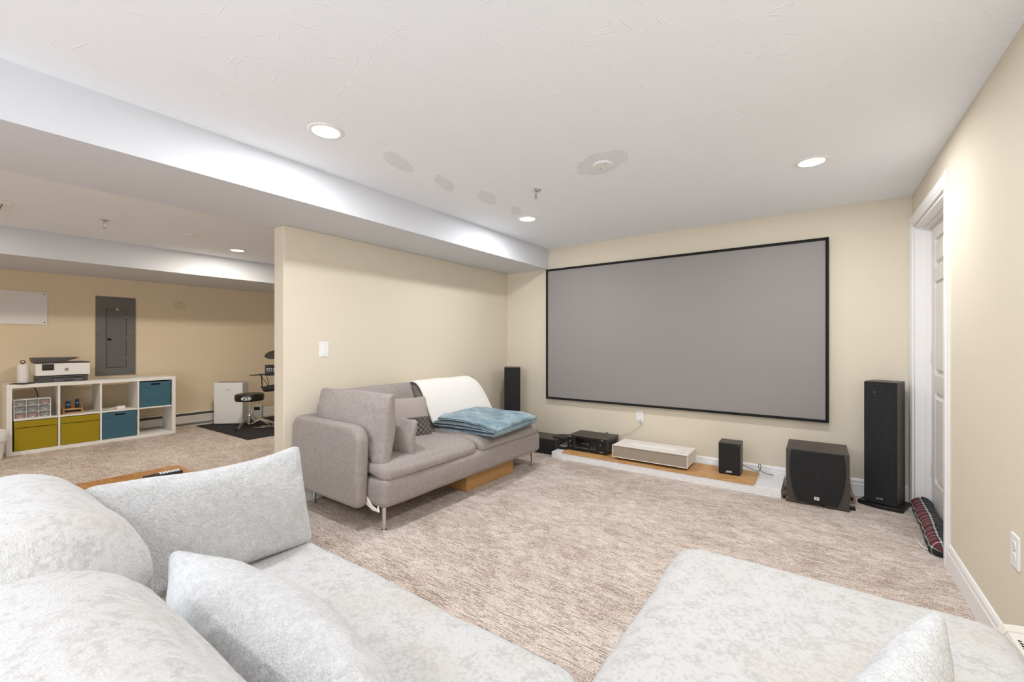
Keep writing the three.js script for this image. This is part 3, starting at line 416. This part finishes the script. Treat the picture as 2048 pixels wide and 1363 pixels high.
{ // folded plush blanket: serpentine ribbon in (x, y) extruded along z
  const W = 0.56, path = [], th = 0.0135, L = 4, lift = 0.0315, xr = 0.0, xl = -W;
  for (let k = 0; k < L; k++) { const y = 0.014 + k * lift, n = 18, s = k % 2 ? -1 : 1; for (let i = 0; i <= n; i++) { const u = i / n, x = s > 0 ? xl + (xr - xl) * u : xr + (xl - xr) * u; path.push([x - (k === 3 ? 0.01 : 0), y]); } if (k < L - 1) { const cx = s > 0 ? xr : xl, bl = s > 0 ? 1 : -1; for (let i = 1; i < 8; i++) { const a = -Math.PI / 2 + i / 8 * Math.PI; path.push([cx + bl * (0.03 + 0.012 * k) * Math.cos(a) - 0.012 * k, y + lift / 2 + lift / 2 * Math.sin(a)]); } } }
  const nz = 46, D = 0.72, P = [], I = [], m = path.length, nrm = path.map((p, i) => { const a = path[Math.max(0, i - 1)], b = path[Math.min(m - 1, i + 1)], d = Math.hypot(b[0] - a[0], b[1] - a[1]) || 1; return [-(b[1] - a[1]) / d, (b[0] - a[0]) / d]; });
  for (const sd of [1, -1]) for (let j = 0; j <= nz; j++) { const v = j / nz; for (let i = 0; i < m; i++) { const e = Math.pow(Math.abs(2 * v - 1), 10), q = th * (1 - 0.5 * e), [px, py] = path[i]; const z = (v - 0.5) * D * (1 + 0.015 * noise(px * 3, py * 40, 4)) * (1 - 0.02 * Math.sin(py * 60));
      const sag = 0.012 * noise(px * 4 + 3, z * 4, 1) + 0.006 * noise(px * 11, z * 11, py * 30) - 0.030 * Math.max(0, Math.abs(2 * v - 1) - 0.75) * (py > 0.05 ? 1 : 0.2) - 0.02 * Math.max(0, (px + 0.12) / 0.12) * (py > 0.05 ? 1 : 0); P.push(px + nrm[i][0] * q * sd, Math.max(0.001, py * (1 + 0.12 * noise(px * 3, z * 3, 9)) + nrm[i][1] * q * sd + sag * py / 0.1), z); } }
  const S = (nz + 1) * m, id = (s, j, i) => s * S + j * m + i;
  for (let j = 0; j < nz; j++) for (let i = 0; i < m - 1; i++) { I.push(id(0, j, i), id(0, j + 1, i), id(0, j + 1, i + 1), id(0, j, i), id(0, j + 1, i + 1), id(0, j, i + 1)); I.push(id(1, j, i), id(1, j + 1, i + 1), id(1, j + 1, i), id(1, j, i), id(1, j, i + 1), id(1, j + 1, i + 1)); }
  for (let i = 0; i < m - 1; i++) for (const j of [0, nz]) I.push(id(0, j, i), id(0, j, i + 1), id(1, j, i + 1), id(0, j, i), id(1, j, i + 1), id(1, j, i));
  for (let j = 0; j < nz; j++) for (const i of [0, m - 1]) I.push(id(0, j, i), id(1, j, i), id(1, j + 1, i), id(0, j, i), id(1, j + 1, i), id(0, j + 1, i));
  const g = new THREE.BufferGeometry(); g.setAttribute('position', new THREE.Float32BufferAttribute(P, 3)); g.setIndex(I); g.computeVertexNormals();
  single('folded_blanket', 'folded teal blue plush blanket on the far seat of the gray sofa', 'blanket', metric(g), M.velvet, [-2.165, 0.436, -3.07], 0.09); }
{ // two small cushions on the gray sofa
  const n = 512, pat = tex(n, i => { const x = i % n / n, y = (i / n | 0) / n, f = h3(i % n, i / n | 0, 3); if (y > 0.5) return mixc(rgb(0x9a8f88), rgb(0xb9afa8), 0.5 + 1.0 * (f - 0.5) * (((i / n | 0) % 3) ? 1 : 0.4));
    const a = (x * 9 + y * 9) % 1, b = (x * 9 - y * 9 + 20) % 1, dash = (((x * 9 - y * 9 + 20) * 2) % 1) > 0.45; const ln = (Math.abs(a - 0.5) < 0.045 && dash) || Math.abs(b - 0.5) < 0.02; return ln ? rgb(0xd9d2cc) : mixc(rgb(0x463f3d), rgb(0x5a5250), f); }, 1, 1);
  const pg = pillow(0.44, 0.37, 0.14, { pinch: 0.045, seed: 21 }), p = pg.attributes.position, uv = pg.attributes.uv; for (let i = 0; i < p.count; i++) uv.setXY(i, p.getX(i) / 0.44 + 0.5, p.getY(i) / 0.37 + 0.5);
  const a = single('throw_pillow', 'two tone throw pillow, gray above and dark diamond stitched below, against the sofa back', 'pillow', pg, phys(0xffffff, 0.9, { map: pat, bumpMap: T.linen, bumpScale: 0.001 }), [-2.68, 0.585, -2.28], 0.0); a.rotation.set(0, 1.35, 0); a.rotateX(-0.32);
  const b = single('throw_pillow', 'small plain gray throw pillow leaning on the large side cushion of the sofa', 'pillow', pillow(0.34, 0.28, 0.13, { pinch: 0.04, seed: 23, wrinkle: 0.01 }), M.grey, [-2.435, 0.53, -1.985], 0.0); b.rotation.set(-0.12, 0.25, 0.0); }

// ---------------------------------------------------------------- cream sectional in the foreground
{ const t = thing('sectional_sofa', 'cream chenille sectional sofa with chaise in the foreground', 'sofa');
  part('seat', soft(1.225, 0.30, 1.05, { r: [0.07, 0.05, 0.07], n: 30, puff: [0.0, 0.012, 0.006], wob: 0.004, seed: 31 }).translate(-1.045, 0.288, -0.392), M.cream, t);
  part('chaise', soft(0.86, 0.30, 1.88, { r: [0.075, 0.05, 0.075], n: 36, puff: [0.012, 0.012, 0.015], wob: 0.004, seed: 33 }).translate(0.0, 0.288, -0.80), M.cream, t);
  part('base', merge([bx(-1.6, -0.46, 0.03, 0.14, -0.85, 0.1, 0.01), bx(-0.37, 0.37, 0.03, 0.14, -1.64, 0.1, 0.01)]), M.matte, t);
  const back = (w, x, z, sd, h) => part('back_cushion', soft(w, 0.46, 0.345, { r: [0.10, 0.165, 0.165], n: 34, puff: [0.02, 0.012, 0.012], wob: 0.005, freq: 5, seed: sd }).translate(x, h - 0.24, z), M.cream, t);
  back(0.66, -1.455, -0.135, 35, 0.865); back(0.74, -0.60, -0.077, 37, 0.884);
  for (const [x, z] of [[-1.55, -0.8], [-0.5, -0.8], [-0.33, -1.58], [0.33, -1.58], [-1.55, 0.05], [0.33, 0.05]]) part('foot', cyl(0.02, 0.025, 0.032, x, 0, z, 16), M.matte, t); }
{ const a = single('cream_pillow', 'large cream rectangular pillow standing as an arm at the left end of the sectional', 'pillow', pillow(0.625, 0.375, 0.15, { pinch: 0.035, pinchY: 0.11, seed: 41 }), M.plush, [-1.63, 0.615, -0.583]); a.rotation.set(0, 1.585, 0); a.rotateX(-0.26);
  const b = single('cream_pillow', 'plump cream pillow leaning on the near back cushion, in the middle of the foreground', 'pillow', pillow(0.72, 0.42, 0.24, { pinch: 0.03, pow: 0.5, seed: 43 }), M.plush, [-0.815, 0.553, -0.415]); b.rotation.set(0.42, 0.0, 0);
  const c = single('cream_pillow', 'cream pillow standing upright on the chaise at the lower right corner', 'pillow', pillow(0.60, 0.385, 0.14, { pinch: 0.035, seed: 45 }), M.plush, [0.04, 0.598, -0.645]); c.rotation.y = Math.PI / 2 - 0.33; c.rotateX(0.1); }

// ---------------------------------------------------------------- adjoining room
{ const t = thing('side_table', 'low warm brown wooden table behind the left end of the cream sectional', 'table', [-2.66, 0, -0.42]);
  part('tabletop', metric(rbox(1.07, 0.03, 1.04, 0, 0.437, 0, 0.003)), M.table, t);
  for (const [x, z] of [[-0.49, -0.47], [0.49, -0.47], [-0.49, 0.47], [0.49, 0.47]]) part('leg', metric(rbox(0.05, 0.42, 0.05, x, 0.212, z, 0.004)), M.table, t);
  part('apron', metric(merge([rbox(0.93, 0.06, 0.02, 0, 0.39, -0.47, 0.002), rbox(0.93, 0.06, 0.02, 0, 0.39, 0.47, 0.002), rbox(0.02, 0.06, 0.9, -0.49, 0.39, 0, 0.002), rbox(0.02, 0.06, 0.9, 0.49, 0.39, 0, 0.002)])), M.table, t); }
{ const t = thing('remote_control', 'black remote control with pale buttons lying on the wooden table', 'remote control', [-2.985, 0.4525, -0.81]);
  part('case', metric(rbox(0.05, 0.018, 0.17, 0, 0.009, 0, 0.005, 3)), M.matte, t);
  for (let i = 0; i < 7; i++) for (let j = 0; j < 3; j++) part('button', metric(rbox(0.009, 0.004, 0.008, -0.014 + j * 0.014, 0.0195, -0.07 + i * 0.0135, 0.0015)), M.print, t); }
// cube shelving unit, front at x -6.95, open at the back
const KX = -6.95, KD = 0.385, KZ0 = -0.561, KZ1 = -2.02, KH = 0.757;
{ const t = thing('cube_shelf', 'white four by two cube shelving unit against the left wall', 'shelving unit'), x0 = KX - KD, x1 = KX;
  part('top', bx(x0, x1, KH - 0.04, KH, KZ0, KZ1, 0.002), M.shelf, t); part('bottom', bx(x0, x1, 0, 0.04, KZ0 - 0.04, KZ1 + 0.04, 0.002), M.shelf, t);
  for (const z of [KZ0 - 0.02, KZ1 + 0.02]) part('side', bx(x0, x1, 0, KH - 0.04, z - 0.02, z + 0.02, 0.002), M.shelf, t);
  for (const k of [1, 2, 3]) { const z = KZ0 - 0.04 - k * 0.345 + 0.0; part('divider', bx(x0, x1, 0.04, KH - 0.04, z - 0.0085, z + 0.0085, 0.001), M.shelf, t); }
  for (let k = 0; k < 4; k++) { const z = KZ0 - 0.04 - k * 0.345; part('shelf', bx(x0, x1, 0.365, 0.383, z - 0.009, z - 0.336, 0.001), M.shelf, t); } }
const cellZ = k => KZ0 - 0.04 - (k + 0.5) * 0.345;      // middle of the k-th column
function fabricBin(label, k, y, mat, slot) {
  const t = thing('fabric_bin', label, 'storage bin', [KX - 0.008, y, cellZ(k)], Math.PI / 2, undefined), w = 0.318, h = 0.316;   // front faces +x
  part('front', metric(rbox(w, h, 0.012, 0, h / 2, -0.006, 0.003)), mat, t);
  part('walls', metric(merge([rbox(0.008, h, 0.35, -w / 2 + 0.004, h / 2, -0.185, 0.002), rbox(0.008, h, 0.35, w / 2 - 0.004, h / 2, -0.185, 0.002), rbox(w, h, 0.008, 0, h / 2, -0.356, 0.002), rbox(w, 0.006, 0.35, 0, 0.003, -0.185, 0.002)])), mat, t);
  part('hem', metric(rbox(w + 0.002, 0.07, 0.016, 0, h - 0.035, -0.005, 0.003)), mat, t);
  if (slot) part('handle_slot', metric(rbox(0.095, 0.02, 0.004, 0, h - 0.03, 0.003, 0.001)), M.dark, t);
  else part('seam', new THREE.BoxGeometry(w - 0.02, 0.003, 0.003).translate(0, h - 0.072, 0.002), M.dark, t);
}
fabricBin('yellow fabric storage bin at the bottom left of the cube shelf', 0, 0.042, M.yellow, false);
fabricBin('yellow fabric storage bin second from left in the bottom row of the cube shelf', 1, 0.042, M.yellow, false);
fabricBin('blue fabric storage bin in the bottom row of the cube shelf', 2, 0.042, M.blue, true);
fabricBin('blue fabric storage bin in the top right cube of the shelf', 3, 0.385, M.blue, true);
{ // nine-drawer organizer
  const t = thing('drawer_organizer', 'white nine drawer plastic organizer with clear fronts in the top left cube', 'organizer', [KX - 0.02, 0.384, cellZ(0) + 0.025], Math.PI / 2);
  const W = 0.275, H = 0.205, D = 0.18, r = rnd(9);
  part('shell', metric(merge([rbox(W, 0.006, D, 0, 0.003, -D / 2), rbox(W, 0.006, D, 0, H - 0.003, -D / 2), rbox(W, H, 0.005, 0, H / 2, -D + 0.003), ...[-1, 1].map(s => rbox(0.008, H, D, s * (W / 2 - 0.004), H / 2, -D / 2)), ...[1, 2].map(i => rbox(W, 0.005, D, 0, i * H / 3, -D / 2)), ...[-1, 1].map(s => rbox(0.005, H, D, s * W / 6, H / 2, -D / 2))])), M.plastic, t);
  const clear = phys(0xf4f6f6, 0.15, { transmission: 0.9, thickness: 0 }), cols = [0x8a8f92, 0x8b857e, 0xc4645a, 0x777b7d, 0x6f7273, 0x8d8f90, 0xcf6e66, 0xc75f55, 0x8e8c88];
  for (let i = 0; i < 9; i++) { const x = (i % 3 - 1) * W / 3, y = H - (Math.floor(i / 3) + 0.5) * H / 3, dr = part('drawer', metric(merge([rbox(W / 3 - 0.012, H / 3 - 0.01, 0.002, x, y, 0.0), rbox(W / 3 - 0.012, 0.002, D - 0.02, x, y - H / 6 + 0.007, -D / 2)])), clear, t); part('contents', metric(rbox(W / 3 - 0.03, (H / 3 - 0.014) * (0.5 + 0.4 * r()), 0.1, x, y - 0.008, -0.07, 0.006)), std(cols[i], 0.7), dr); part('pull', metric(rbox(0.022, 0.006, 0.008, x, y - 0.02, 0.004, 0.002)), M.plastic, dr); } }
{ const t = thing('desk_caddy', 'small bamboo caddy with dark label strip in the second top cube', 'caddy', [KX - 0.06, 0.384, cellZ(1) + 0.055], Math.PI / 2);
  const W = 0.165, D = 0.13, side = poly([[0, 0], [D, 0], [D, 0.115], [0, 0.055]]);
  for (const x of [-W / 2, W / 2 - 0.006]) part('side', metric(ext(side, 0.006).rotateY(Math.PI / 2).translate(x, 0, 0)), M.oak, t);
  part('tray', metric(merge([rbox(W, 0.06, 0.006, 0, 0.03, -0.003), rbox(W, 0.1, 0.006, 0, 0.05, -D + 0.003), rbox(W, 0.006, D, 0, 0.003, -D / 2), rbox(W, 0.05, 0.005, 0, 0.03, -D / 2)])), M.oak, t);
  part('label_strip', metric(rbox(W - 0.03, 0.028, 0.002, 0, 0.03, 0.001, 0.0005)), M.matte, t); }
for (const [dz, h, w, mat, lab] of [[0.035, 0.135, 0.042, 0x1b2a38, 'dark blue box standing at the left in the bamboo caddy'], [-0.04, 0.155, 0.034, 0x1c2438, 'taller dark blue box standing at the right in the bamboo caddy']]) { const t = thing('card_box', lab, 'box', [KX - 0.095, 0.391, cellZ(1) + 0.055 + dz], Math.PI / 2); part('case', metric(rbox(w, h, 0.025, 0, h / 2, 0, 0.004)), std(mat, 0.5), t); part('printed_band', metric(rbox(w * 0.7, 0.014, 0.001, 0, h * 0.72, 0.0128, 0.0003)), std(0x5f93b8, 0.5), t); }
single('marker_cap', 'small red cap lying among the things in the bamboo caddy', 'cap', lathe([[0, 0.075], [0.009, 0.075], [0.011, 0.07], [0.012, 0], [0, 0]], 16), std(0xb23a1e, 0.5), [KX - 0.08, 0.391, cellZ(1) + 0.055 + 0.002]);
{ const t = thing('charger', 'small white charger block with two prongs in the third top cube', 'charger', [KX - 0.07, 0.384, cellZ(2) - 0.02], Math.PI / 2);
  part('block', metric(rbox(0.075, 0.038, 0.05, 0, 0.019, 0, 0.005)), M.plastic, t);
  part('prong', merge([rbox(0.004, 0.018, 0.008, 0.01, 0.046, 0, 0.001), rbox(0.004, 0.018, 0.008, 0.024, 0.046, 0, 0.001)]), M.panel, t);
  part('cable', tube([[-0.037, 0.018, 0], [-0.06, 0.025, 0.005], [-0.09, 0.012, 0.0], [-0.11, 0.004, 0.01]], 0.0025, 24, 8), M.plastic, t); }
{ // printer
  const t = thing('printer', 'white and dark gray office printer on top of the cube shelf', 'printer', [-7.0, KH, -0.99], Math.PI / 2);   // front +z local, x local = -z world
  part('base', metric(merge([rbox(0.40, 0.075, 0.30, 0, 0.0385, -0.165, 0.006)])), std(0x4b4c4f, 0.5), t);
  const tr = part('paper_tray', metric(merge([rbox(0.235, 0.04, 0.03, 0.035, 0.022, -0.01, 0.004), rbox(0.235, 0.012, 0.05, 0.035, 0.062, -0.018, 0.003)])), std(0x5d5f62, 0.45), t); part('tray_grip', metric(rbox(0.08, 0.01, 0.002, 0.035, 0.018, 0.006, 0.001)), M.dark, tr);
  part('output_slot', metric(rbox(0.23, 0.012, 0.004, 0.035, 0.071, -0.004, 0.001)), M.dark, t);
  part('body', metric(rbox(0.434, 0.135, 0.335, 0, 0.1435, -0.1675, 0.008, 3)), M.plastic, t);
  part('lid', metric(rbox(0.43, 0.014, 0.33, 0, 0.218, -0.168, 0.004)), std(0x4a4643, 0.5), t);
  part('document_feeder', metric(ext(poly([[-0.225, 0.225], [-0.232, 0.268], [-0.19, 0.268], [0.13, 0.272], [0.135, 0.276], [-0.235, 0.276], [-0.225, 0.225], [-0.02, 0.225], [0.115, 0.270], [-0.2, 0.268], [-0.21, 0.225]].slice(0, 0).concat([[-0.225, 0.225], [0.0, 0.225], [0.125, 0.268], [0.135, 0.276], [-0.235, 0.276]])), 0.24, 0.003).translate(0, 0, -0.29)), std(0x57524e, 0.5), t);
  const sc = part('control_screen', metric(rbox(0.09, 0.068, 0.012, -0.125, 0.172, 0.004, 0.003)), M.black, t); part('screen_glass', metric(rbox(0.072, 0.042, 0.002, -0.125, 0.178, 0.0105, 0.0008)), M.gloss, sc);
  const lg = part('logo', lathe([[0, 0.001], [0.017, 0.001], [0.017, 0], [0, 0]], 32).rotateX(Math.PI / 2).translate(0.022, 0.142, 0), std(0x2a2c30, 0.5), t); part('logo_lettering', text('hp', 0.016, 0.0006).applyMatrix4(new THREE.Matrix4().makeShear(0, 0, 0.3, 0, 0, 0)).translate(0.022, 0.142, 0.0011), M.print, lg); }
single('hanging_cable', 'black cord hanging behind the drawer organizer in the top left cube', 'cord', tube([[-7.36, 0.86, -0.83], [-7.375, 0.78, -0.82], [-7.36, 0.70, -0.80], [-7.355, 0.64, -0.82], [-7.36, 0.52, -0.835]], 0.004, 40, 8), M.black);
{ const t = thing('paper_towel_holder', 'white paper towel roll on a black upright holder on the cube shelf', 'paper towel', [-7.03, KH, -0.682]);
  part('base', lathe([[0, 0.008], [0.088, 0.008], [0.094, 0.004], [0.094, 0], [0, 0]]), M.black, t);
  part('roll', lathe([[0.018, 0.01], [0.04, 0.009], [0.0425, 0.014], [0.0425, 0.21], [0.04, 0.214], [0.018, 0.213], [0.018, 0.01]]), M.throw, t);
  part('handle', merge([cyl(0.005, 0.005, 0.22, 0, 0.005, 0, 12), new THREE.TorusGeometry(0.016, 0.004, 10, 28).rotateY(Math.PI / 2).translate(0, 0.236, 0)]), M.black, t); }
{ const t = thing('trash_bin', 'white plastic trash bin with a liner bag at the left edge', 'trash bin', [-6.85, 0, -0.425]);
  part('bucket', lathe([[0, 0.0], [0.098, 0.0], [0.102, 0.01], [0.128, 0.265], [0.136, 0.275], [0.136, 0.285], [0.124, 0.283], [0.097, 0.012], [0, 0.012]], 40), M.plastic, t);
  const g = lathe([[0.122, 0.17], [0.131, 0.275], [0.14, 0.292], [0.143, 0.275], [0.138, 0.2]], 64), p = g.attributes.position; for (let i = 0; i < p.count; i++) { const a = Math.atan2(p.getZ(i), p.getX(i)), k = 1 + 0.02 * noise(Math.cos(a) * 6, Math.sin(a) * 6, p.getY(i) * 14); p.setXYZ(i, p.getX(i) * k, p.getY(i) + 0.012 * noise(Math.cos(a) * 3, Math.sin(a) * 3, 4), p.getZ(i) * k); } g.computeVertexNormals();
  part('liner_bag', g, std(0xf4f4f4, 0.35, { side: THREE.DoubleSide }), t); }
{ // left wall fittings
  const t = thing('electrical_panel', 'dark gray electrical breaker panel on the cream left wall', 'electrical panel', [XL, 1.29, -1.525], Math.PI / 2);
  part('cover', metric(ext(rrect(0.388, 1.012, 0.004), 0.012, 0.003)), M.panel, t);
  const d = part('door', metric(ext(rrect(0.192, 0.75, 0.003, 0.002, -0.03), 0.006, 0.002).translate(0, 0, 0.013)), std(0x666563, 0.45), t); part('door_gap', merge([rbox(0.004, 0.754, 0.002, -0.0965, -0.03, 0.0155, 0.0005), rbox(0.004, 0.754, 0.002, 0.1005, -0.03, 0.0155, 0.0005), rbox(0.197, 0.004, 0.002, 0.002, 0.3465, 0.0155, 0.0005), rbox(0.197, 0.004, 0.002, 0.002, -0.4065, 0.0155, 0.0005)]), M.dark, d); part('latch', metric(merge([rbox(0.036, 0.026, 0.006, -0.068, -0.045, 0.021, 0.001)])), M.dark, d);
  for (const y of [0.25, -0.02, -0.29]) part('hinge', metric(rbox(0.006, 0.022, 0.006, 0.102, y, 0.017, 0.002)), M.steel, t);
  for (const [x, y] of [[0.17, 0.485], [-0.165, -0.47], [0.17, -0.46], [-0.165, 0.01], [0.17, 0.01], [0.035, 0.405]]) part('screw', cyl(0.006, 0.006, 0.002, 0, 0, 0, 12).rotateX(Math.PI / 2).translate(x, y, 0.013), M.steel, t);
  part('door_tag', metric(rbox(0.03, 0.014, 0.002, 0, 0, 0.0225, 0.0005).rotateZ(-0.7).translate(0.008, 0.345, 0)), M.print, t, 'small white sticker on the panel door'); }
{ const t = thing('whiteboard', 'white board fixed with small screws high on the left wall', 'whiteboard', [XL, 1.606, -0.45], Math.PI / 2);
  part('board', metric(rbox(0.93, 0.385, 0.012, 0, 0, 0.006, 0.003)), std(0xeae6e3, 0.3), t);
  for (const x of [-0.44, 0.44]) for (const y of [-0.165, 0.165]) part('screw', cyl(0.006, 0.006, 0.003, 0, 0, 0, 12).rotateX(Math.PI / 2).translate(x, y, 0.0135), M.dark, t); }
{ const t = thing('wall_plate', 'cream blank wall plate right of the electrical panel', 'wall plate', [XL, 1.745, -2.21], Math.PI / 2);
  part('plate', metric(ext(rrect(0.13, 0.118, 0.004), 0.004, 0.002)), M.paintedPlate, t); part('toggle', metric(rbox(0.006, 0.022, 0.006, 0.005, 0.02, 0.006, 0.001)), std(0x8c8168, 0.6), t); }
{ const t = thing('baseboard_heater', 'long low metal baseboard heater along the left wall behind the cube shelf', 'heater'), X = XL + 0.002;
  part('back_plate', sweepZ([[X, 0.01], [X + 0.004, 0.01], [X + 0.004, 0.2], [X + 0.05, 0.2], [X + 0.058, 0.192], [X + 0.058, 0.186], [X + 0.05, 0.192], [X + 0.004, 0.19], [X + 0.003, 0.2], [X, 0.2]].slice(0, 8).concat([[X, 0.19]]), 1.2, -2.62), M.offwhite, t);
  part('front_panel', sweepZ([[X + 0.068, 0.05], [X + 0.072, 0.048], [X + 0.074, 0.15], [X + 0.068, 0.155]], 1.2, -2.62), M.offwhite, t);
  part('damper', sweepZ([[X + 0.02, 0.176], [X + 0.07, 0.166], [X + 0.07, 0.170], [X + 0.02, 0.180]], 1.2, -2.62), M.panel, t);
  part('fin_tube', sweepZ([[X + 0.01, 0.05], [X + 0.06, 0.05], [X + 0.06, 0.13], [X + 0.01, 0.13]], 1.2, -2.6), M.dark, t);
  part('floor_lip', sweepZ([[X, 0], [X + 0.075, 0], [X + 0.075, 0.012], [X, 0.012]], 1.2, -2.62), M.offwhite, t); }
single('drum_rug', 'dark charcoal rug under the drum stool', 'rug', metric(ext(poly([[-7.27, 2.36], [-5.72, 2.39], [-5.72, 3.95], [-7.2, 3.95]].map(([x, z]) => [x, z])), 0.004, 0.003).rotateX(-Math.PI / 2).translate(0, 0.003, 0)), M.rug);
{ const f = Math.atan2(-0.259, 0.295), t = thing('air_purifier', 'boxy white air purifier standing on the floor by the left wall', 'air purifier', [-7.003, 0.0105, -2.6635], 0);
  t.rotation.y = Math.atan2(0.259, 0.295);     // front edge runs along (0.295, -0.259)
  part('body', metric(rbox(0.38, 0.595, 0.17, 0, 0.307, -0.105, 0.012, 3)), std(0xcfccc8, 0.5), t);
  part('front_panel', metric(rbox(0.392, 0.60, 0.022, 0, 0.310, -0.010, 0.006, 3)), M.plastic, t);
  part('top_grille', metric(rbox(0.35, 0.006, 0.13, 0, 0.606, -0.105, 0.002)), std(0x6c6760, 0.6), t);
  part('brand_lettering', text('Hisense', 0.012).translate(0.0, 0.505, 0.0012), std(0x6b6b6b, 0.5), t);
  part('foot', metric(rbox(0.34, 0.01, 0.15, 0, 0.005, -0.1, 0.002)), M.panel, t); }
{ // drum stool
  const t = thing('drum_stool', 'round black drum stool on a chrome tripod base', 'stool', [-6.5, 0.0105, -2.74]);
  part('seat', lathe([[0, 0.484], [0.13, 0.483], [0.165, 0.476], [0.178, 0.462], [0.181, 0.44], [0.179, 0.395], [0.17, 0.38], [0, 0.378]], 48), phys(0x151312, 0.4, { clearcoat: 0.2 }), t);
  const lg = text('PDP', 0.03, 0.002).scale(1.35, 1, 1).translate(0, 0.425, 0.179).rotateY(0.95), ov = new THREE.TorusGeometry(0.03, 0.0025, 8, 36).scale(1.9, 0.85, 1).translate(0, 0.425, 0.1795).rotateY(0.95); part('emblem', merge([lg, ov]), M.print, t);
  part('post', merge([cyl(0.012, 0.012, 0.26, 0, 0.12, 0, 18), cyl(0.018, 0.018, 0.11, 0, 0.06, 0, 18), cyl(0.022, 0.022, 0.018, 0, 0.355, 0, 18)]), M.chrome, t);
  part('clamp', merge([cyl(0.026, 0.026, 0.03, 0, 0.16, 0, 18), rod([0.02, 0.175, 0], [0.05, 0.18, 0.02], 0.006), cyl(0.024, 0.024, 0.02, 0, 0.04, 0, 18)]), M.chrome, t);
  for (let k = 0; k < 3; k++) { const a = 1.08 + k * 2.0944, X = Math.cos(a), Z = -Math.sin(a), kx = -Math.sin(a), kz = -Math.cos(a); const l = part('leg', merge([-1, 1].map(s => rod([X * 0.02 + kx * 0.012 * s, 0.168, Z * 0.02 + kz * 0.012 * s], [X * 0.25 + kx * 0.012 * s, 0.018, Z * 0.25 + kz * 0.012 * s], 0.006)).concat([rod([X * 0.022, 0.05, Z * 0.022], [X * 0.12, 0.10, Z * 0.12], 0.006)])), M.chrome, t); part('rubber_foot', rod([X * 0.235, 0.027, Z * 0.235], [X * 0.27, 0.012, Z * 0.27], 0.014), M.matte, l); } }
{ // electronic drum kit, only its left side shows past the partition edge
  const t = thing('electronic_drum_kit', 'black electronic drum kit partly hidden behind the partition edge', 'drum kit', [-6.2, 0.0105, -2.95]);
  const pad = (name, r, x, y, z, tx, tz) => part(name, lathe([[0, 0.012], [r * 0.2, 0.012], [r * 0.25, 0.008], [r * 0.96, 0.002], [r, -0.004], [r * 0.96, -0.01], [0, -0.006]]).rotateX(tx).rotateZ(tz).translate(x, y, z), std(0x2c2926, 0.6), t);
  pad('cymbal_pad', 0.15, -0.10, 0.75, 0.14, 0.0, 0.06); pad('cymbal_pad', 0.17, 0.08, 1.04, -0.0, 0.3, -0.25);
  part('drum_module', metric(rbox(0.30, 0.15, 0.04, 0.10, 0.81, -0.03, 0.008, 3)).rotateY(0.9).rotateX(0).translate(0.02, 0, 0.10), M.black, t);
  const bt = []; for (let i = 0; i < 9; i++) for (let j = 0; j < 2; j++) bt.push(new THREE.BoxGeometry(0.016, j ? 0.009 : 0.014, 0.002).translate(-0.02 + i * 0.027, 0.83 - j * 0.028, -0.008)); part('module_buttons', merge(bt).rotateY(0.9).translate(0.02, 0, 0.10), M.print, t);
  part('snare_pad', lathe([[0, 0.03], [0.12, 0.03], [0.135, 0.024], [0.138, 0], [0.125, -0.025], [0, -0.028]]).rotateX(0.15).translate(0.14, 0.575, 0.09), M.matte, t);
  part('rack', merge([rod([-0.05, 0.0, -0.2], [-0.05, 0.62, -0.2], 0.018), rod([-0.05, 0.58, -0.2], [0.4, 0.58, -0.25], 0.018), rod([0.4, 0, -0.25], [0.4, 0.62, -0.25], 0.018), rod([-0.1, 0.565, 0.13], [-0.1, 0.75, 0.14], 0.007), rod([-0.12, 0.57, 0.13], [0.2, 0.57, 0.08], 0.014), rod([-0.05, 0.58, -0.2], [0.05, 0.57, 0.1], 0.014), rod([0.19, 0.57, 0.08], [0.08, 1.03, -0.0], 0.007), rod([0.2, 0.6, 0.05], [0.14, 0.78, 0.02], 0.01)]), M.black, t);
  part('cable', tube([[-0.15, 0.74, 0.14], [-0.13, 0.70, 0.12], [-0.05, 0.64, 0.1], [0.0, 0.60, 0.1], [0.02, 0.63, 0.1], [0.0, 0.72, 0.12]], 0.004, 40, 8), M.matte, t);
  const pd = part('foot_pedal', metric(merge([rbox(0.09, 0.012, 0.27, 0, 0, 0, 0.003).rotateX(-0.35).rotateY(-0.8).translate(-0.14, 0.075, 0.02), rbox(0.1, 0.01, 0.3, 0, 0, 0, 0.002).rotateY(-0.8).translate(-0.10, 0.006, 0.0)])), M.steel, t);
  part('pedal_frame', merge([tube([[-0.2, 0.01, 0.2], [-0.05, 0.015, 0.12], [0.05, 0.05, 0.05], [0.1, 0.10, 0.02]], 0.008, 30, 8)]), M.chrome, pd); }
{ const t = thing('wall_box', 'small gray plastic box with dark vent behind the drum stool', 'box', [-6.98, 0.0105, -3.06], 0.9);
  part('case', metric(rbox(0.13, 0.24, 0.09, 0, 0.12, 0, 0.01, 3)), std(0xb9b1a6, 0.4), t); part('vent', metric(rbox(0.08, 0.05, 0.002, 0, 0.19, 0.046, 0.001)), M.dark, t); }

scene.traverse(o => { if (o.isMesh) o.castShadow = o.receiveShadow = true; });
renderer.render(scene, camera);
